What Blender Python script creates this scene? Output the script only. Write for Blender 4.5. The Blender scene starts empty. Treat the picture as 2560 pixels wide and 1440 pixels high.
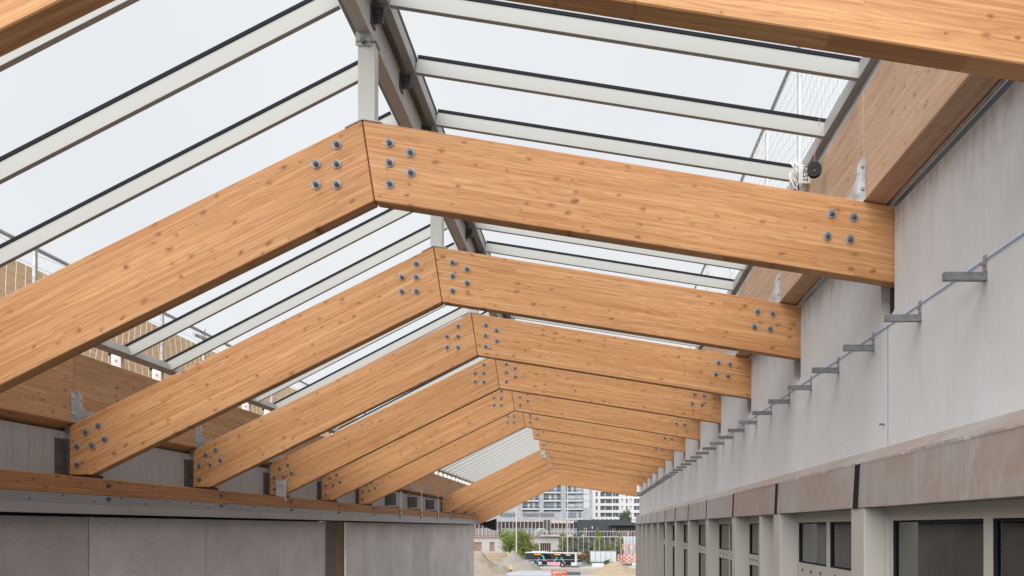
import bpy, bmesh, math, random
from mathutils import Vector, Matrix, noise as mnoise
R = math.radians
random.seed(7)
scn = bpy.context.scene
col = scn.collection

# ------------------------------------------------------------------ camera
CZ = 8.0            # camera height above the site ground
F = 1978.0          # focal length in pixels of a 2560 wide frame
VX, VY = 1481.0, 1318.0
cam_d = bpy.data.cameras.new('camera')
cam = bpy.data.objects.new('camera', cam_d); col.objects.link(cam)
cam.location = (0, 0, CZ); cam.rotation_euler = (R(90), 0, 0)
cam_d.sensor_width = 36.0; cam_d.lens = 36.0 * F / 2560.0
cam_d.shift_x = -(VX - 1280.0) / 2560.0
cam_d.shift_y = (VY - 720.0) / 2560.0
cam_d.clip_start = 0.05; cam_d.clip_end = 6000
cam_d.dof.use_dof = True; cam_d.dof.focus_distance = 8.5; cam_d.dof.aperture_fstop = 5.6
scn.camera = cam

# ------------------------------------------------------------------ world, sun, exposure
SUN_EL, SUN_AZ = 40.0, 200.0        # azimuth clockwise from +Y
w = bpy.data.worlds.new('World'); scn.world = w; w.use_nodes = True
wn = w.node_tree; wn.nodes.clear()
sky = wn.nodes.new('ShaderNodeTexSky'); sky.sky_type = 'NISHITA'; sky.sun_disc = False
sky.sun_elevation = R(SUN_EL); sky.sun_rotation = R(SUN_AZ); sky.dust_density = 6.0; sky.air_density = 1.2
mixw = wn.nodes.new('ShaderNodeMix'); mixw.data_type = 'RGBA'; mixw.inputs[0].default_value = 0.93
mixw.inputs[7].default_value = (3.68, 3.78, 3.86, 1)      # even overcast cloud
wn.links.new(sky.outputs[0], mixw.inputs[6])
wtc = wn.nodes.new('ShaderNodeTexCoord'); wno = wn.nodes.new('ShaderNodeTexNoise'); wno.inputs['Scale'].default_value = 2.2; wno.inputs['Detail'].default_value = 4
wcr = wn.nodes.new('ShaderNodeValToRGB'); wcr.color_ramp.elements[0].position = .3; wcr.color_ramp.elements[1].position = .7
wcr.color_ramp.elements[0].color = (3.52, 3.63, 3.72, 1); wcr.color_ramp.elements[1].color = (3.86, 3.93, 3.99, 1)
wn.links.new(wtc.outputs['Generated'], wno.inputs['Vector']); wn.links.new(wno.outputs['Fac'], wcr.inputs[0]); wn.links.new(wcr.outputs[0], mixw.inputs[7])
bgn = wn.nodes.new('ShaderNodeBackground'); bgn.inputs[1].default_value = 0.0765
w.cycles.sampling_method = 'NONE'
wo = wn.nodes.new('ShaderNodeOutputWorld')
wn.links.new(mixw.outputs[2], bgn.inputs[0]); wn.links.new(bgn.outputs[0], wo.inputs[0])
sl = bpy.data.lights.new('sun', 'SUN'); sl.energy = 1.5; sl.angle = R(75); sl.color = (1.0, 0.99, 0.98)
so = bpy.data.objects.new('sun', sl); col.objects.link(so); so.location = (-20, -20, 60)
_d = Vector((-math.sin(R(SUN_AZ)) * math.cos(R(SUN_EL)), -math.cos(R(SUN_AZ)) * math.cos(R(SUN_EL)), -math.sin(R(SUN_EL))))
so.rotation_euler = _d.to_track_quat('-Z', 'Y').to_euler()
vs = scn.view_settings
vs.view_transform = 'Standard'; vs.look = 'None'; vs.gamma = 1.0; vs.use_curve_mapping = False
vs.exposure = 1.6
scn.cycles.max_bounces = 6; scn.cycles.diffuse_bounces = 3; scn.cycles.glossy_bounces = 2; scn.cycles.transparent_max_bounces = 8

# ------------------------------------------------------------------ helpers
def wx(px, Y): return (px - VX) * Y / F
def wz(py, Y): return CZ + (VY - py) * Y / F
def inw(o): col.objects.link(o); return o
class MB:
    def __init__(s): s.v = []; s.f = []; s.m = []; s.mi = 0
    def _add(s, vs_, fs): 
        b = len(s.v); s.v += [tuple(p) for p in vs_]; s.f += [tuple(b + i for i in f) for f in fs]; s.m += [s.mi] * len(fs); return s
    def box(s, x0, x1, y0, y1, z0, z1):
        return s._add([(x0,y0,z0),(x1,y0,z0),(x1,y1,z0),(x0,y1,z0),(x0,y0,z1),(x1,y0,z1),(x1,y1,z1),(x0,y1,z1)],
            [(0,3,2,1),(4,5,6,7),(0,1,5,4),(1,2,6,5),(2,3,7,6),(3,0,4,7)])
    def prism(s, poly, y0, y1):         # poly of (x,z), counter-clockwise seen from -Y
        n = len(poly); v = [(x,y0,z) for x,z in poly] + [(x,y1,z) for x,z in poly]
        f = [tuple(range(n)), tuple(range(2*n-1, n-1, -1))]
        for i in range(n):
            j = (i+1) % n; f.append((j, i, n+i, n+j))
        return s._add(v, f)
    def prismx(s, poly, x0, x1):        # poly of (y,z)
        n = len(poly); v = [(x0,y,z) for y,z in poly] + [(x1,y,z) for y,z in poly]
        f = [tuple(range(n-1,-1,-1)), tuple(range(n, 2*n))]
        for i in range(n):
            j = (i+1) % n; f.append((i, j, n+j, n+i))
        return s._add(v, f)
    def cyl(s, a, b, r0, r1=None, n=10):
        a = Vector(a); b = Vector(b); r1 = r0 if r1 is None else r1
        d = (b-a).normalized(); u = d.orthogonal().normalized(); w_ = d.cross(u)
        v = []
        for c, r in ((a,r0),(b,r1)):
            for i in range(n):
                t = 2*math.pi*i/n; v.append(c + u*math.cos(t)*r + w_*math.sin(t)*r)
        f = [tuple(range(n-1,-1,-1)), tuple(range(n,2*n))]
        for i in range(n):
            j = (i+1) % n; f.append((i, j, n+j, n+i))
        return s._add(v, f)
    def tube(s, pts, r, n=6):
        pts = [Vector(p) for p in pts]; rings = []
        for k, p in enumerate(pts):
            d = (pts[min(k+1,len(pts)-1)] - pts[max(k-1,0)]).normalized()
            ref = Vector((0,0,1)) if abs(d.z) < .9 else Vector((1,0,0))
            u = d.cross(ref).normalized(); w_ = d.cross(u)
            rings.append([p + u*math.cos(2*math.pi*i/n)*r + w_*math.sin(2*math.pi*i/n)*r for i in range(n)])
        v = [q for rg in rings for q in rg]; f = []
        for k in range(len(pts)-1):
            for i in range(n):
                j = (i+1) % n; f.append((k*n+i, k*n+j, (k+1)*n+j, (k+1)*n+i))
        f.append(tuple(range(n-1,-1,-1))); f.append(tuple(range((len(pts)-1)*n, len(pts)*n)))
        return s._add(v, f)
    def strip(s, a, b, wdt):            # thin wire as a 3 sided prism
        return s.cyl(a, b, wdt, n=3)
    def mesh(s, name, mats, bevel=0, smooth=False):
        me = bpy.data.meshes.new(name); me.from_pydata(s.v, [], s.f)
        if not isinstance(mats, (list, tuple)): mats = [mats]
        for m_ in mats: me.materials.append(m_)
        if any(s.m): me.polygons.foreach_set('material_index', s.m)
        bm = bmesh.new(); bm.from_mesh(me)
        bmesh.ops.recalc_face_normals(bm, faces=bm.faces)
        if bevel:
            bmesh.ops.bevel(bm, geom=list(bm.edges), offset=bevel, segments=1, affect='EDGES', clamp_overlap=True)
        bm.to_mesh(me); bm.free()
        if smooth:
            for p in me.polygons: p.use_smooth = True
        me.update(); return me
    def build(s, name, mats, parent=None, loc=(0,0,0), bevel=0, smooth=False):
        return put(name, s.mesh(name, mats, bevel, smooth), parent, loc)
def put(name, me, parent=None, loc=(0,0,0), rot=(0,0,0), scale=(1,1,1)):
    o = bpy.data.objects.new(name, me); col.objects.link(o)
    o.location = loc; o.rotation_euler = rot; o.scale = scale
    if parent: o.parent = parent
    return o
def tag(o, label, cat, group=None):
    o['label'] = label; o['category'] = cat; o['kind'] = 'thing'
    if group: o['group'] = group
    return o
def thing(name, label, cat, loc=(0,0,0), group=None, rot=(0,0,0)):
    o = bpy.data.objects.new(name, None); col.objects.link(o); o.empty_display_size = .2
    o.location = loc; o.rotation_euler = rot
    return tag(o, label, cat, group)
def struct(o): o['kind'] = 'structure'; return o
def stuff(o): o['kind'] = 'stuff'; return o
def boxo(name, mat, parent, x0, x1, y0, y1, z0, z1, bevel=0):
    return MB().box(x0,x1,y0,y1,z0,z1).build(name, mat, parent, bevel=bevel)

# ------------------------------------------------------------------ materials
class NT:
    def __init__(s, name):
        s.mat = bpy.data.materials.new(name); s.mat.use_nodes = True
        s.t = s.mat.node_tree; s.n = s.t.nodes; s.b = s.n['Principled BSDF']
        s.co = s.n.new('ShaderNodeTexCoord').outputs['Object']
    def lk(s, a, b): s.t.links.new(a, b)
    def val(s, sock, v):
        if isinstance(v, bpy.types.NodeSocket): s.lk(v, sock)
        else: sock.default_value = v
    def math(s, op, a, b=0.0, c=None):
        n = s.n.new('ShaderNodeMath'); n.operation = op; s.val(n.inputs[0], a); s.val(n.inputs[1], b)
        if c is not None: s.val(n.inputs[2], c)
        return n.outputs[0]
    def sep(s, v):
        n = s.n.new('ShaderNodeSeparateXYZ'); s.lk(v, n.inputs[0]); return n.outputs
    def comb(s, x, y, z):
        n = s.n.new('ShaderNodeCombineXYZ')
        for i, q in enumerate((x, y, z)): s.val(n.inputs[i], q)
        return n.outputs[0]
    def scale(s, v, sc, off=None):
        n = s.n.new('ShaderNodeMapping'); s.lk(v, n.inputs[0]); n.inputs['Scale'].default_value = sc
        if off is not None: n.inputs['Location'].default_value = off
        return n.outputs[0]
    def noise(s, v, scale=1, detail=3, rough=.5, dist=0, w=None, out='Fac'):
        n = s.n.new('ShaderNodeTexNoise')
        if w is not None: n.noise_dimensions = '4D'; s.val(n.inputs['W'], w)
        s.lk(v, n.inputs['Vector']); n.inputs['Scale'].default_value = scale; n.inputs['Detail'].default_value = detail
        n.inputs['Roughness'].default_value = rough; n.inputs['Distortion'].default_value = dist
        return n.outputs[out]
    def voro(s, v, scale=1, feature='F1', dim='3D', rnd=1):
        n = s.n.new('ShaderNodeTexVoronoi'); n.feature = feature; n.voronoi_dimensions = dim
        s.lk(v, n.inputs['Vector']); n.inputs['Scale'].default_value = scale; n.inputs['Randomness'].default_value = rnd
        return n.outputs
    def white(s, v):
        n = s.n.new('ShaderNodeTexWhiteNoise'); n.noise_dimensions = '3D'; s.lk(v, n.inputs['Vector']); return n.outputs
    def ramp(s, f, stops, interp='LINEAR'):
        n = s.n.new('ShaderNodeValToRGB'); s.lk(f, n.inputs[0]); e = n.color_ramp; e.interpolation = interp
        while len(e.elements) < len(stops): e.elements.new(.5)
        for el, (p, c) in zip(e.elements, stops):
            el.position = p; el.color = (c, c, c, 1) if not isinstance(c, (tuple, list)) else (*c[:3], 1)
        return n.outputs[0]
    def mix(s, f, a, b, mode='MIX'):
        n = s.n.new('ShaderNodeMix'); n.data_type = 'RGBA'; n.blend_type = mode; s.val(n.inputs[0], f)
        for i, q in ((6, a), (7, b)):
            if isinstance(q, tuple): n.inputs[i].default_value = (*q[:3], 1)
            elif isinstance(q, (int, float)): n.inputs[i].default_value = (q, q, q, 1)
            else: s.lk(q, n.inputs[i])
        return n.outputs[2]
    def rnd(s):
        return s.n.new('ShaderNodeObjectInfo').outputs['Random']
    def bump(s, h, strength=.3, dist=.01):
        n = s.n.new('ShaderNodeBump'); n.inputs['Strength'].default_value = strength; n.inputs['Distance'].default_value = dist
        s.lk(h, n.inputs['Height']); s.lk(n.outputs[0], s.b.inputs['Normal'])
    def done(s, colr, rough=.6, metal=0.0, spec=.5):
        s.val(s.b.inputs['Base Color'], (*colr[:3], 1) if isinstance(colr, tuple) else colr)
        s.val(s.b.inputs['Roughness'], rough); s.b.inputs['Metallic'].default_value = metal
        s.b.inputs['Specular IOR Level'].default_value = spec
        return s.mat

def wood(name, base=(.605,.312,.130), dark=(.335,.130,.044), light=(.75,.445,.22), lam=.0445, knots=1.0, along='X', contrast=1.0, zoff=0.0):
    m = NT(name)
    r = m.rnd(); x, y, z = m.sep(m.co)
    if along == 'Y': x, y = y, x
    xo = m.math('MULTIPLY_ADD', r, 61.3, x)
    zz = m.math('ADD', z, zoff)
    lz = m.math('FLOOR', m.math('DIVIDE', zz, lam))
    rl = m.math('MULTIPLY', r, 19.0)
    w1 = m.white(m.comb(lz, rl, 3.1))['Value']
    bx = m.math('FLOOR', m.math('DIVIDE', m.math('MULTIPLY_ADD', w1, 7.0, xo), 2.3))
    wb = m.white(m.comb(lz, bx, rl)); bid = wb['Value']
    bw = m.math('MULTIPLY', bid, 40.0)
    tone = m.ramp(bid, [(0, .0), (.5, .5), (1, 1)])
    c = m.mix(tone, tuple(b*.82+d*.18 for b, d in zip(base, dark)), tuple(b*.62+l*.38 for b, l in zip(base, light)))
    hue = m.sep(wb['Color'])[1]
    c = m.mix(m.math('MULTIPLY', m.ramp(hue, [(.55, 0), (.95, 1)]), .45), c, (base[0]*.97, base[1]*.80, base[2]*.66))
    ft = m.math('MULTIPLY_ADD', m.math('FRACT', m.math('MULTIPLY', r, 7.77)), .13, .93)
    c = m.mix(1.0, c, m.comb(ft, ft, ft), 'MULTIPLY')
    # broad colour drift
    drift = m.noise(m.comb(m.math('MULTIPLY', xo, .75), m.math('MULTIPLY', y, 2.0), m.math('MULTIPLY', zz, 7.0)), 1, 3, .6)
    c = m.mix(m.math('MULTIPLY', m.math('SUBTRACT', drift, .40), 1.0*contrast), c, dark)
    # knots : cells of the length-wise stretched plane, of changing size
    nz = m.noise(m.comb(m.math('MULTIPLY', xo, 14.0), m.math('MULTIPLY', y, 9.0), m.math('MULTIPLY', zz, 26.0)), 1, 2, .6)
    kx = m.math('MULTIPLY', xo, 5.6); kz = m.math('MULTIPLY', zz, 9.5)
    kv = m.comb(m.math('MULTIPLY_ADD', nz, .42, kx), m.math('MULTIPLY_ADD', nz, .34, kz), 0.0)
    vo = m.voro(kv, 1.0, dim='2D')
    kr = m.sep(vo['Color'])[0]
    cl = m.noise(m.comb(m.math('MULTIPLY', xo, 1.3), m.math('MULTIPLY', zz, 3.2), m.math('MULTIPLY', r, 9.0)), 1, 2)
    kt = m.math('SUBTRACT', m.math('MULTIPLY_ADD', cl, 1.7, kr), 1.30)
    rad = m.math('MINIMUM', m.math('MAXIMUM', m.math('MULTIPLY', kt, .27*knots), .004), .16)
    kd = m.math('DIVIDE', vo['Distance'], rad)
    core = m.ramp(kd, [(0, 1), (.55, .95), (1.0, 0)]); halo = m.ramp(m.math('MULTIPLY', kd, .5), [(0, 1), (.45, .55), (1.0, 0)])
    ring = m.math('SINE', m.math('MULTIPLY', kd, 9.0))
    # cathedral growth rings, flowing round the knots
    gv = m.comb(m.math('MULTIPLY', xo, .62), m.math('MULTIPLY', y, 10.0), m.math('MULTIPLY', zz, 11.0))
    g = m.noise(gv, 1, 2, .5, .25, w=bw)
    g2 = m.math('ADD', m.math('MULTIPLY', g, 95.0), m.math('MULTIPLY', halo, 9.0))
    rg = m.math('MULTIPLY_ADD', m.math('SINE', g2), .5, .5)
    rings = m.ramp(rg, [(0, 0), (.55, .12), (1, 1)])
    c = m.mix(m.math('MULTIPLY', rings, .42*contrast), c, dark)
    # fine fibres
    fb = m.noise(m.comb(m.math('MULTIPLY', xo, 2.3), m.math('MULTIPLY', y, 150.0), m.math('MULTIPLY', zz, 210.0)), 1, 3, .65)
    c = m.mix(m.math('MULTIPLY', m.ramp(fb, [(.42, 0), (.72, 1)]), .32*contrast), c, tuple(q*.85 for q in dark))
    st = m.noise(m.comb(m.math('MULTIPLY', xo, .8), m.math('MULTIPLY', y, 40.0), m.math('MULTIPLY', zz, 55.0)), 1, 2, .5, w=bw)
    c = m.mix(m.math('MULTIPLY', m.ramp(st, [(.46, 0), (.68, 1)]), .55), c, light)
    kn = tuple(q*.66 for q in dark)
    c = m.mix(m.math('MULTIPLY', halo, .55), c, tuple(q*.86 for q in dark))
    c = m.mix(m.math('MULTIPLY', m.math('MULTIPLY', core, m.math('MULTIPLY_ADD', ring, .22, .74)), m.math('MULTIPLY_ADD', m.sep(vo['Color'])[2], .65, .50)), c, kn)
    ck = m.noise(m.comb(m.math('MULTIPLY', xo, 1.1), m.math('MULTIPLY', y, 30.0), m.math('MULTIPLY', zz, 42.0)), 1, 1, .5)
    c = m.mix(m.math('MULTIPLY', m.ramp(ck, [(.76, 0), (.80, 1)]), .55), c, kn)
    # glue lines and finger joints
    fz = m.math('FRACT', m.math('DIVIDE', zz, lam))
    gl = m.math('LESS_THAN', fz, .05)
    c = m.mix(m.math('MULTIPLY', gl, .42), c, dark)
    fx = m.math('FRACT', m.math('DIVIDE', m.math('MULTIPLY_ADD', w1, 7.0, xo), 2.3))
    c = m.mix(m.math('MULTIPLY', m.math('LESS_THAN', fx, .002), .3), c, dark)
    m.bump(m.math('ADD', m.math('MULTIPLY', fb, .4), m.math('MULTIPLY', core, -.5)), .12, .004)
    return m.done(c, m.math('MULTIPLY_ADD', fb, .25, .48), spec=.35)

def plain(name, c, rough=.55, metal=0.0, var=.10, scale=6.0, stretch=(1,1,1), spec=.5, bump=0):
    m = NT(name)
    n = m.noise(m.scale(m.co, tuple(q*scale for q in stretch)), 1, 5, .6)
    k = m.math('MULTIPLY_ADD', m.math('SUBTRACT', n, .5), 2*var, 1.0)
    cc = m.mix(1.0, tuple(c), m.comb(k, k, k), 'MULTIPLY')
    if bump: m.bump(n, bump, .01)
    return m.done(cc, m.math('MULTIPLY_ADD', n, .2, rough-.1), metal, spec)

def galv(name, c=(.46,.47,.485), rough=.42, metal=.75):
    m = NT(name)
    v = m.voro(m.scale(m.co, (30,30,30)), 1.0)
    g = m.sep(v['Color'])[0]; n = m.noise(m.co, 4, 4, .6)
    k = m.math('ADD', m.math('MULTIPLY_ADD', g, .22, .78), m.math('MULTIPLY', m.math('SUBTRACT', n, .5), .7))
    cc = m.mix(1.0, tuple(c), m.comb(k, k, k), 'MULTIPLY')
    return m.done(cc, m.math('MULTIPLY_ADD', n, .3, rough-.15), metal)

WOOD = wood('glulam_spruce')
WOOD_E = wood('glulam_edge_beam', base=(.58,.33,.175), dark=(.33,.155,.07), light=(.68,.43,.25), along='Y', contrast=.9)
WOOD_R = wood('glulam_edge_beam_skylit', base=(.64,.43,.285), dark=(.41,.235,.135), light=(.71,.51,.36), along='Y', contrast=.9, knots=.8)  # paler greyish copy; sky light on this beam is put into the colour
WOOD_L = wood('ledger_timber', base=(.43,.20,.085), dark=(.24,.095,.04), light=(.52,.28,.13), along='Y', lam=.0925, contrast=1.1)
CREAM = plain('cream_powder_coat', (.375,.382,.365), .5, var=.09, scale=5, stretch=(.6,.6,2))
CREAM_LIT = plain('cream_coat_brightened', (.50,.50,.48), .5, var=.08, scale=5, stretch=(1,1,.4))  # cream coat lightened in colour to offset the dim light on post and ridge
GASK = plain('black_rubber', (.020,.021,.025), .85, var=.15, spec=.12)
GALV = galv('galvanised_steel')
GALVL = galv('galvanised_steel_bright', (.62,.635,.65), .38, .6)
BOLT = galv('zinc_bolt', (.19,.20,.215), .6, .4)
STEEL = galv('dark_steel', (.16,.165,.175), .45, .7)
SHEET = plain('grey_metal_sheet', (.30,.315,.335), .45, .5, .10, 2.0, (1,.5,2))
BLACK = plain('black_plastic', (.012,.012,.014), .35, var=.1)
WHITEC = plain('white_paint', (.76,.77,.77), .5, var=.04)
CORD = plain('white_cord', (.75,.74,.70), .8, var=.08, scale=60)
JOINT = plain('dark_joint', (.03,.027,.025), .8, var=.1)
WOOL = None
def concrete_pale():
    m = NT('pale_cast_concrete'); x, y, z = m.sep(m.co)
    big = m.noise(m.scale(m.co, (.5,.5,.8)), 1, 4, .55)
    c = m.mix(big, (.655,.67,.695), (.75,.76,.775))
    st = m.noise(m.scale(m.co, (3,5.5,.35)), 1, 4, .6)
    c = m.mix(m.math('MULTIPLY', m.ramp(st, [(.45,0),(.75,1)]), .22), c, (.66,.64,.625))
    st2 = m.noise(m.scale(m.co, (30,45,.9)), 1, 3, .65)
    c = m.mix(m.math('MULTIPLY', m.ramp(st2, [(.5,0),(.8,1)]), .24), c, (.53,.53,.535))
    mo = m.noise(m.scale(m.co, (2.2,2.6,2.0)), 1, 5, .7)
    c = m.mix(m.math('MULTIPLY', m.ramp(mo, [(.40,0),(.70,1)]), .32), c, (.56,.545,.53))
    # weave of the form liner
    wv = m.noise(m.scale(m.co, (60,120,14)), 1, 2, .6)
    c = m.mix(m.math('MULTIPLY', m.math('SUBTRACT', wv, .4), .35), c, (.56,.56,.565))
    # rust weeping below the brackets that stand every 0.915 m
    fy = m.math('FRACT', m.math('DIVIDE', m.math('ADD', m.math('SUBTRACT', y, 4.60), .4575), .915))
    dy = m.math('ABSOLUTE', m.math('SUBTRACT', fy, .5))
    wob = m.noise(m.scale(m.co, (8,8,2.5)), 1, 3)
    band = m.ramp(m.math('MULTIPLY_ADD', m.math('SUBTRACT', wob, .5), .12, dy), [(0,1),(.012,.6),(.05,0)])
    below = m.ramp(m.math('SUBTRACT', z, CZ + .75), [(0,0),(.30,.10),(.62,.8),(.69,1),(.71,0)])
    c = m.mix(m.math('MULTIPLY', m.math('MULTIPLY', band, below), m.math('MULTIPLY_ADD', wob, 1.0, -.18)), c, (.32,.235,.185))
    # dirty head of the wall
    top = m.ramp(m.math('SUBTRACT', z, CZ + 1.6), [(0,0),(.30,.04),(.62,.55),(.80,1)])
    dn = m.noise(m.scale(m.co, (6,9,2.6)), 1, 5, .75)
    c = m.mix(m.math('MULTIPLY', m.math('MULTIPLY', top, m.ramp(dn, [(.42,0),(.70,1)])), .62), c, (.22,.21,.205))
    pin = m.voro(m.scale(m.co, (14,14,14)), 1.0); pr = m.sep(pin['Color'])[1]
    ph = m.math('MULTIPLY', m.math('LESS_THAN', pin['Distance'], .07), m.math('GREATER_THAN', pr, .80))
    c = m.mix(m.math('MULTIPLY', ph, .7), c, (.12,.115,.11))
    m.bump(m.math('ADD', wv, big), .10, .01)
    return m.done(c, .85, spec=.25)
CONC = concrete_pale()
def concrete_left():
    m = NT('grey_cast_concrete')  # mid-grey cast concrete with darker streaks
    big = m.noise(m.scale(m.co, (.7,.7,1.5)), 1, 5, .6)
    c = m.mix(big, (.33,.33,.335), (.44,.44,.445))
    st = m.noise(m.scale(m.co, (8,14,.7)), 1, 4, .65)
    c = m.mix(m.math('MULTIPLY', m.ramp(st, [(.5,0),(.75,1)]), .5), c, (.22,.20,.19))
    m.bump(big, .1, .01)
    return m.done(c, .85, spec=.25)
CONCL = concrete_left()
def panel_mat(name, tone):
    m = NT(name); r = m.rnd()
    big = m.noise(m.scale(m.co, (1.1,1.1,1.4)), 1, 5, .6)
    c = m.mix(m.ramp(big, [(.3,0),(.7,1)]), (.45,.432,.425), (.58,.558,.55))
    st = m.noise(m.scale(m.co, (5,9,.4)), 1, 4, .6)
    c = m.mix(m.math('MULTIPLY', m.ramp(st, [(.48,0),(.75,1)]), .22), c, (.38,.365,.36))
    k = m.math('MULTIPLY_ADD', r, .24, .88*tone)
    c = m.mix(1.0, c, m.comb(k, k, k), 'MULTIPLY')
    v = m.voro(m.scale(m.co, (55,55,55)), 1.0); pr = m.sep(v['Color'])[0]
    sp = m.math('MULTIPLY', m.math('LESS_THAN', v['Distance'], .30), m.math('GREATER_THAN', pr, .70))
    c = m.mix(m.math('MULTIPLY', sp, .45), c, (.075,.068,.066))
    sp2 = m.math('MULTIPLY', m.math('LESS_THAN', v['Distance'], .25), m.math('LESS_THAN', pr, .10))
    c = m.mix(m.math('MULTIPLY', sp2, .5), c, (.42,.40,.39))
    m.bump(m.math('SUBTRACT', big, m.math('MULTIPLY', sp, .5)), .15, .004)
    return m.done(c, .8, spec=.3)
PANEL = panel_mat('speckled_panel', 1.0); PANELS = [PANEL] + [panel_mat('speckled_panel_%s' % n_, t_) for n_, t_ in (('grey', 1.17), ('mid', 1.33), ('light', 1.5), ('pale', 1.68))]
def patina():
    m = NT('patinated_zinc'); r = m.rnd(); x, y, z = m.sep(m.co)
    big = m.noise(m.scale(m.co, (.8,.95,1.5)), 1, 5, .65)
    far = m.ramp(m.math('DIVIDE', y, 40.0), [(.05,.62),(.20,.62),(.22,1),(.285,1),(.295,.12),(1,.0)])
    f = m.math('ADD', m.math('MULTIPLY', far, .75), m.math('MULTIPLY', m.math('SUBTRACT', big, .5), 2.6))
    f = m.math('ADD', f, m.math('MULTIPLY', m.math('SUBTRACT', r, .5), .35))
    c = m.mix(m.ramp(f, [(.05,0),(.75,1)]), (.43,.435,.44), (.39,.31,.27))
    st = m.noise(m.scale(m.co, (24,34,1.6)), 1, 5, .7)
    c = m.mix(m.math('MULTIPLY', m.ramp(st, [(.42,0),(.72,1)]), .5), c, (.31,.255,.23))
    st2 = m.noise(m.scale(m.co, (6,7,3.0)), 1, 5, .72)
    c = m.mix(m.math('MULTIPLY', m.ramp(st2, [(.50,0),(.66,1)]), .42), c, (.54,.53,.52))
    m.bump(m.noise(m.scale(m.co, (1,2.2,2)), 1, 2), .12, .02)
    return m.done(c, m.math('MULTIPLY_ADD', st2, .35, .28), .25, .5)
ZINC = patina()
TAUPE = plain('taupe_powder_coat', (.46,.445,.405), .5, var=.05, scale=2, stretch=(1,1,.4))
ALU = plain('weathered_aluminium', (.55,.57,.59), .35, .4, .15, 5, (1,4,1))
def glass_mat(name='window_glass', tint=(.95,.96,.965), gl=.95, ior=2.5):
    m = NT(name); n = m.n
    tr = n.new('ShaderNodeBsdfTransparent'); tr.inputs[0].default_value = (*tint, 1)
    go = n.new('ShaderNodeBsdfGlossy'); go.inputs[0].default_value = (gl, gl, gl, 1); go.inputs['Roughness'].default_value = .015
    fr = n.new('ShaderNodeFresnel'); fr.inputs[0].default_value = ior
    mx = n.new('ShaderNodeMixShader'); m.lk(fr.outputs[0], mx.inputs[0]); m.lk(tr.outputs[0], mx.inputs[1]); m.lk(go.outputs[0], mx.inputs[2])
    m.lk(mx.outputs[0], n['Material Output'].inputs[0]); return m.mat
GLASS = glass_mat()
INT = plain('interior_plaster', (.74,.735,.72), .8, var=.05, scale=1)
INTD = plain('pane_lightening_curtain', (.62,.625,.635), .85, var=.15, scale=3, stretch=(1,6,.3))
def wool_mat():
    m = NT('mineral_wool'); n = m.noise(m.scale(m.co, (40,40,14)), 1, 5, .7)
    c = m.mix(n, (.13,.09,.05), (.25,.185,.11)); m.bump(n, .8, .02); return m.done(c, .95, spec=.1)
WOOL = wool_mat()

# ================================================================== THE SETTING: ground
def ground_mat():
    m = NT('site_earth')
    big = m.noise(m.scale(m.co, (.035,.06,1)), 1, 5, .6); sm = m.noise(m.scale(m.co, (.8,1.6,1)), 1, 5, .65)
    c = m.mix(m.ramp(big, [(.35,0),(.65,1)]), (.29,.255,.215), (.42,.40,.37))
    c = m.mix(m.math('MULTIPLY', m.ramp(sm, [(.42,0),(.7,1)]), .5), c, (.33,.30,.26))
    m.bump(sm, .4, .08)
    return m.done(c, .95, spec=.15)
GROUND = ground_mat()
g = MB(); g._add([(-2500,-600,0),(2500,-600,0),(2500,4500,0),(-2500,4500,0)], [(0,1,2,3)])
struct(g.build('ground', GROUND))
ASPH = plain('asphalt', (.075,.076,.08), .9, var=.25, scale=.7, spec=.2)
ASPHP = plain('worn_asphalt', (.17,.17,.175), .9, var=.22, scale=.5, spec=.2)
g = MB(); g._add([(-120,158.5,.006),(160,158.5,.006),(160,186,.006),(-120,186,.006)], [(0,1,2,3)])
struct(g.build('road', ASPHP))
g = MB(); g._add([(-5.7,-25,.006),(2.3,-25,.006),(2.3,45,.006),(-5.7,45,.006)], [(0,1,2,3)])
struct(g.build('low_bounce_floor', plain('dark_low_bounce', (.10,.095,.088), .95, var=.25, scale=.8, spec=.2)))  # unseen dark sheet added to cut the light bounced onto undersides
PAINT = plain('road_paint', (.72,.72,.70), .7, var=.15, scale=2)
for k in range(-2, 6):
    g = MB(); g._add([(k*12-4,166.6,.012),(k*12+1,166.6,.012),(k*12+1,167.0,.012),(k*12-4,167.0,.012)], [(0,1,2,3)])
    struct(g.build('road_marking', PAINT))
KERB = plain('kerb_stone', (.50,.49,.47), .9, var=.1, scale=2)
struct(boxo('kerb', KERB, None, -120, 160, 158.1, 158.5, 0, .13))

# ================================================================== ROOF FRAMES (laminated timber)
S = 2.7; Y0 = 6.0; TB = .125
XA, ZA = -1.747, 3.088            # ridge, top (relative to camera height)
XB, ZB = -1.653, 2.476            # ridge, underside
SL, SR = .493, .1615
XW = 2.287                        # inner face of right wall
XL = -5.787                       # left bearing
aR = math.atan(SR); aL = -math.atan(SL)
def to_local(pts, a, org):        # world xz -> local of an object rotated by a about Y
    out = []
    for x, z in pts:
        dx, dz = x-org[0], z-org[1]
        out.append((dx*math.cos(a) - dz*math.sin(a), dx*math.sin(a) + dz*math.cos(a)))
    return out
def bolt_mesh():
    m = MB(); m.cyl((0,0,0),(0,-.007,0), .035, n=16); m.mi = 1; m.cyl((0,-.007,0),(0,-.027,0), .021, n=6); m.cyl((0,-.027,0),(0,-.046,0), .011, n=8)
    return m.mesh('bolt', [galv('zinc_washer', (.36,.38,.41), .6, .35), BOLT])
BOLTM = bolt_mesh()
def add_bolts(raf, pts, a, org):
    for x, z in to_local(pts, a, org):
        put('bolt', BOLTM, raf, (x, 0, z), (0, random.random()*6, 0))
s0 = F/Y0; s1 = F/(Y0+S)
def pw(lst, s): return [((x-VX)/s, (VY-y)/s) for x, y in lst]
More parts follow.
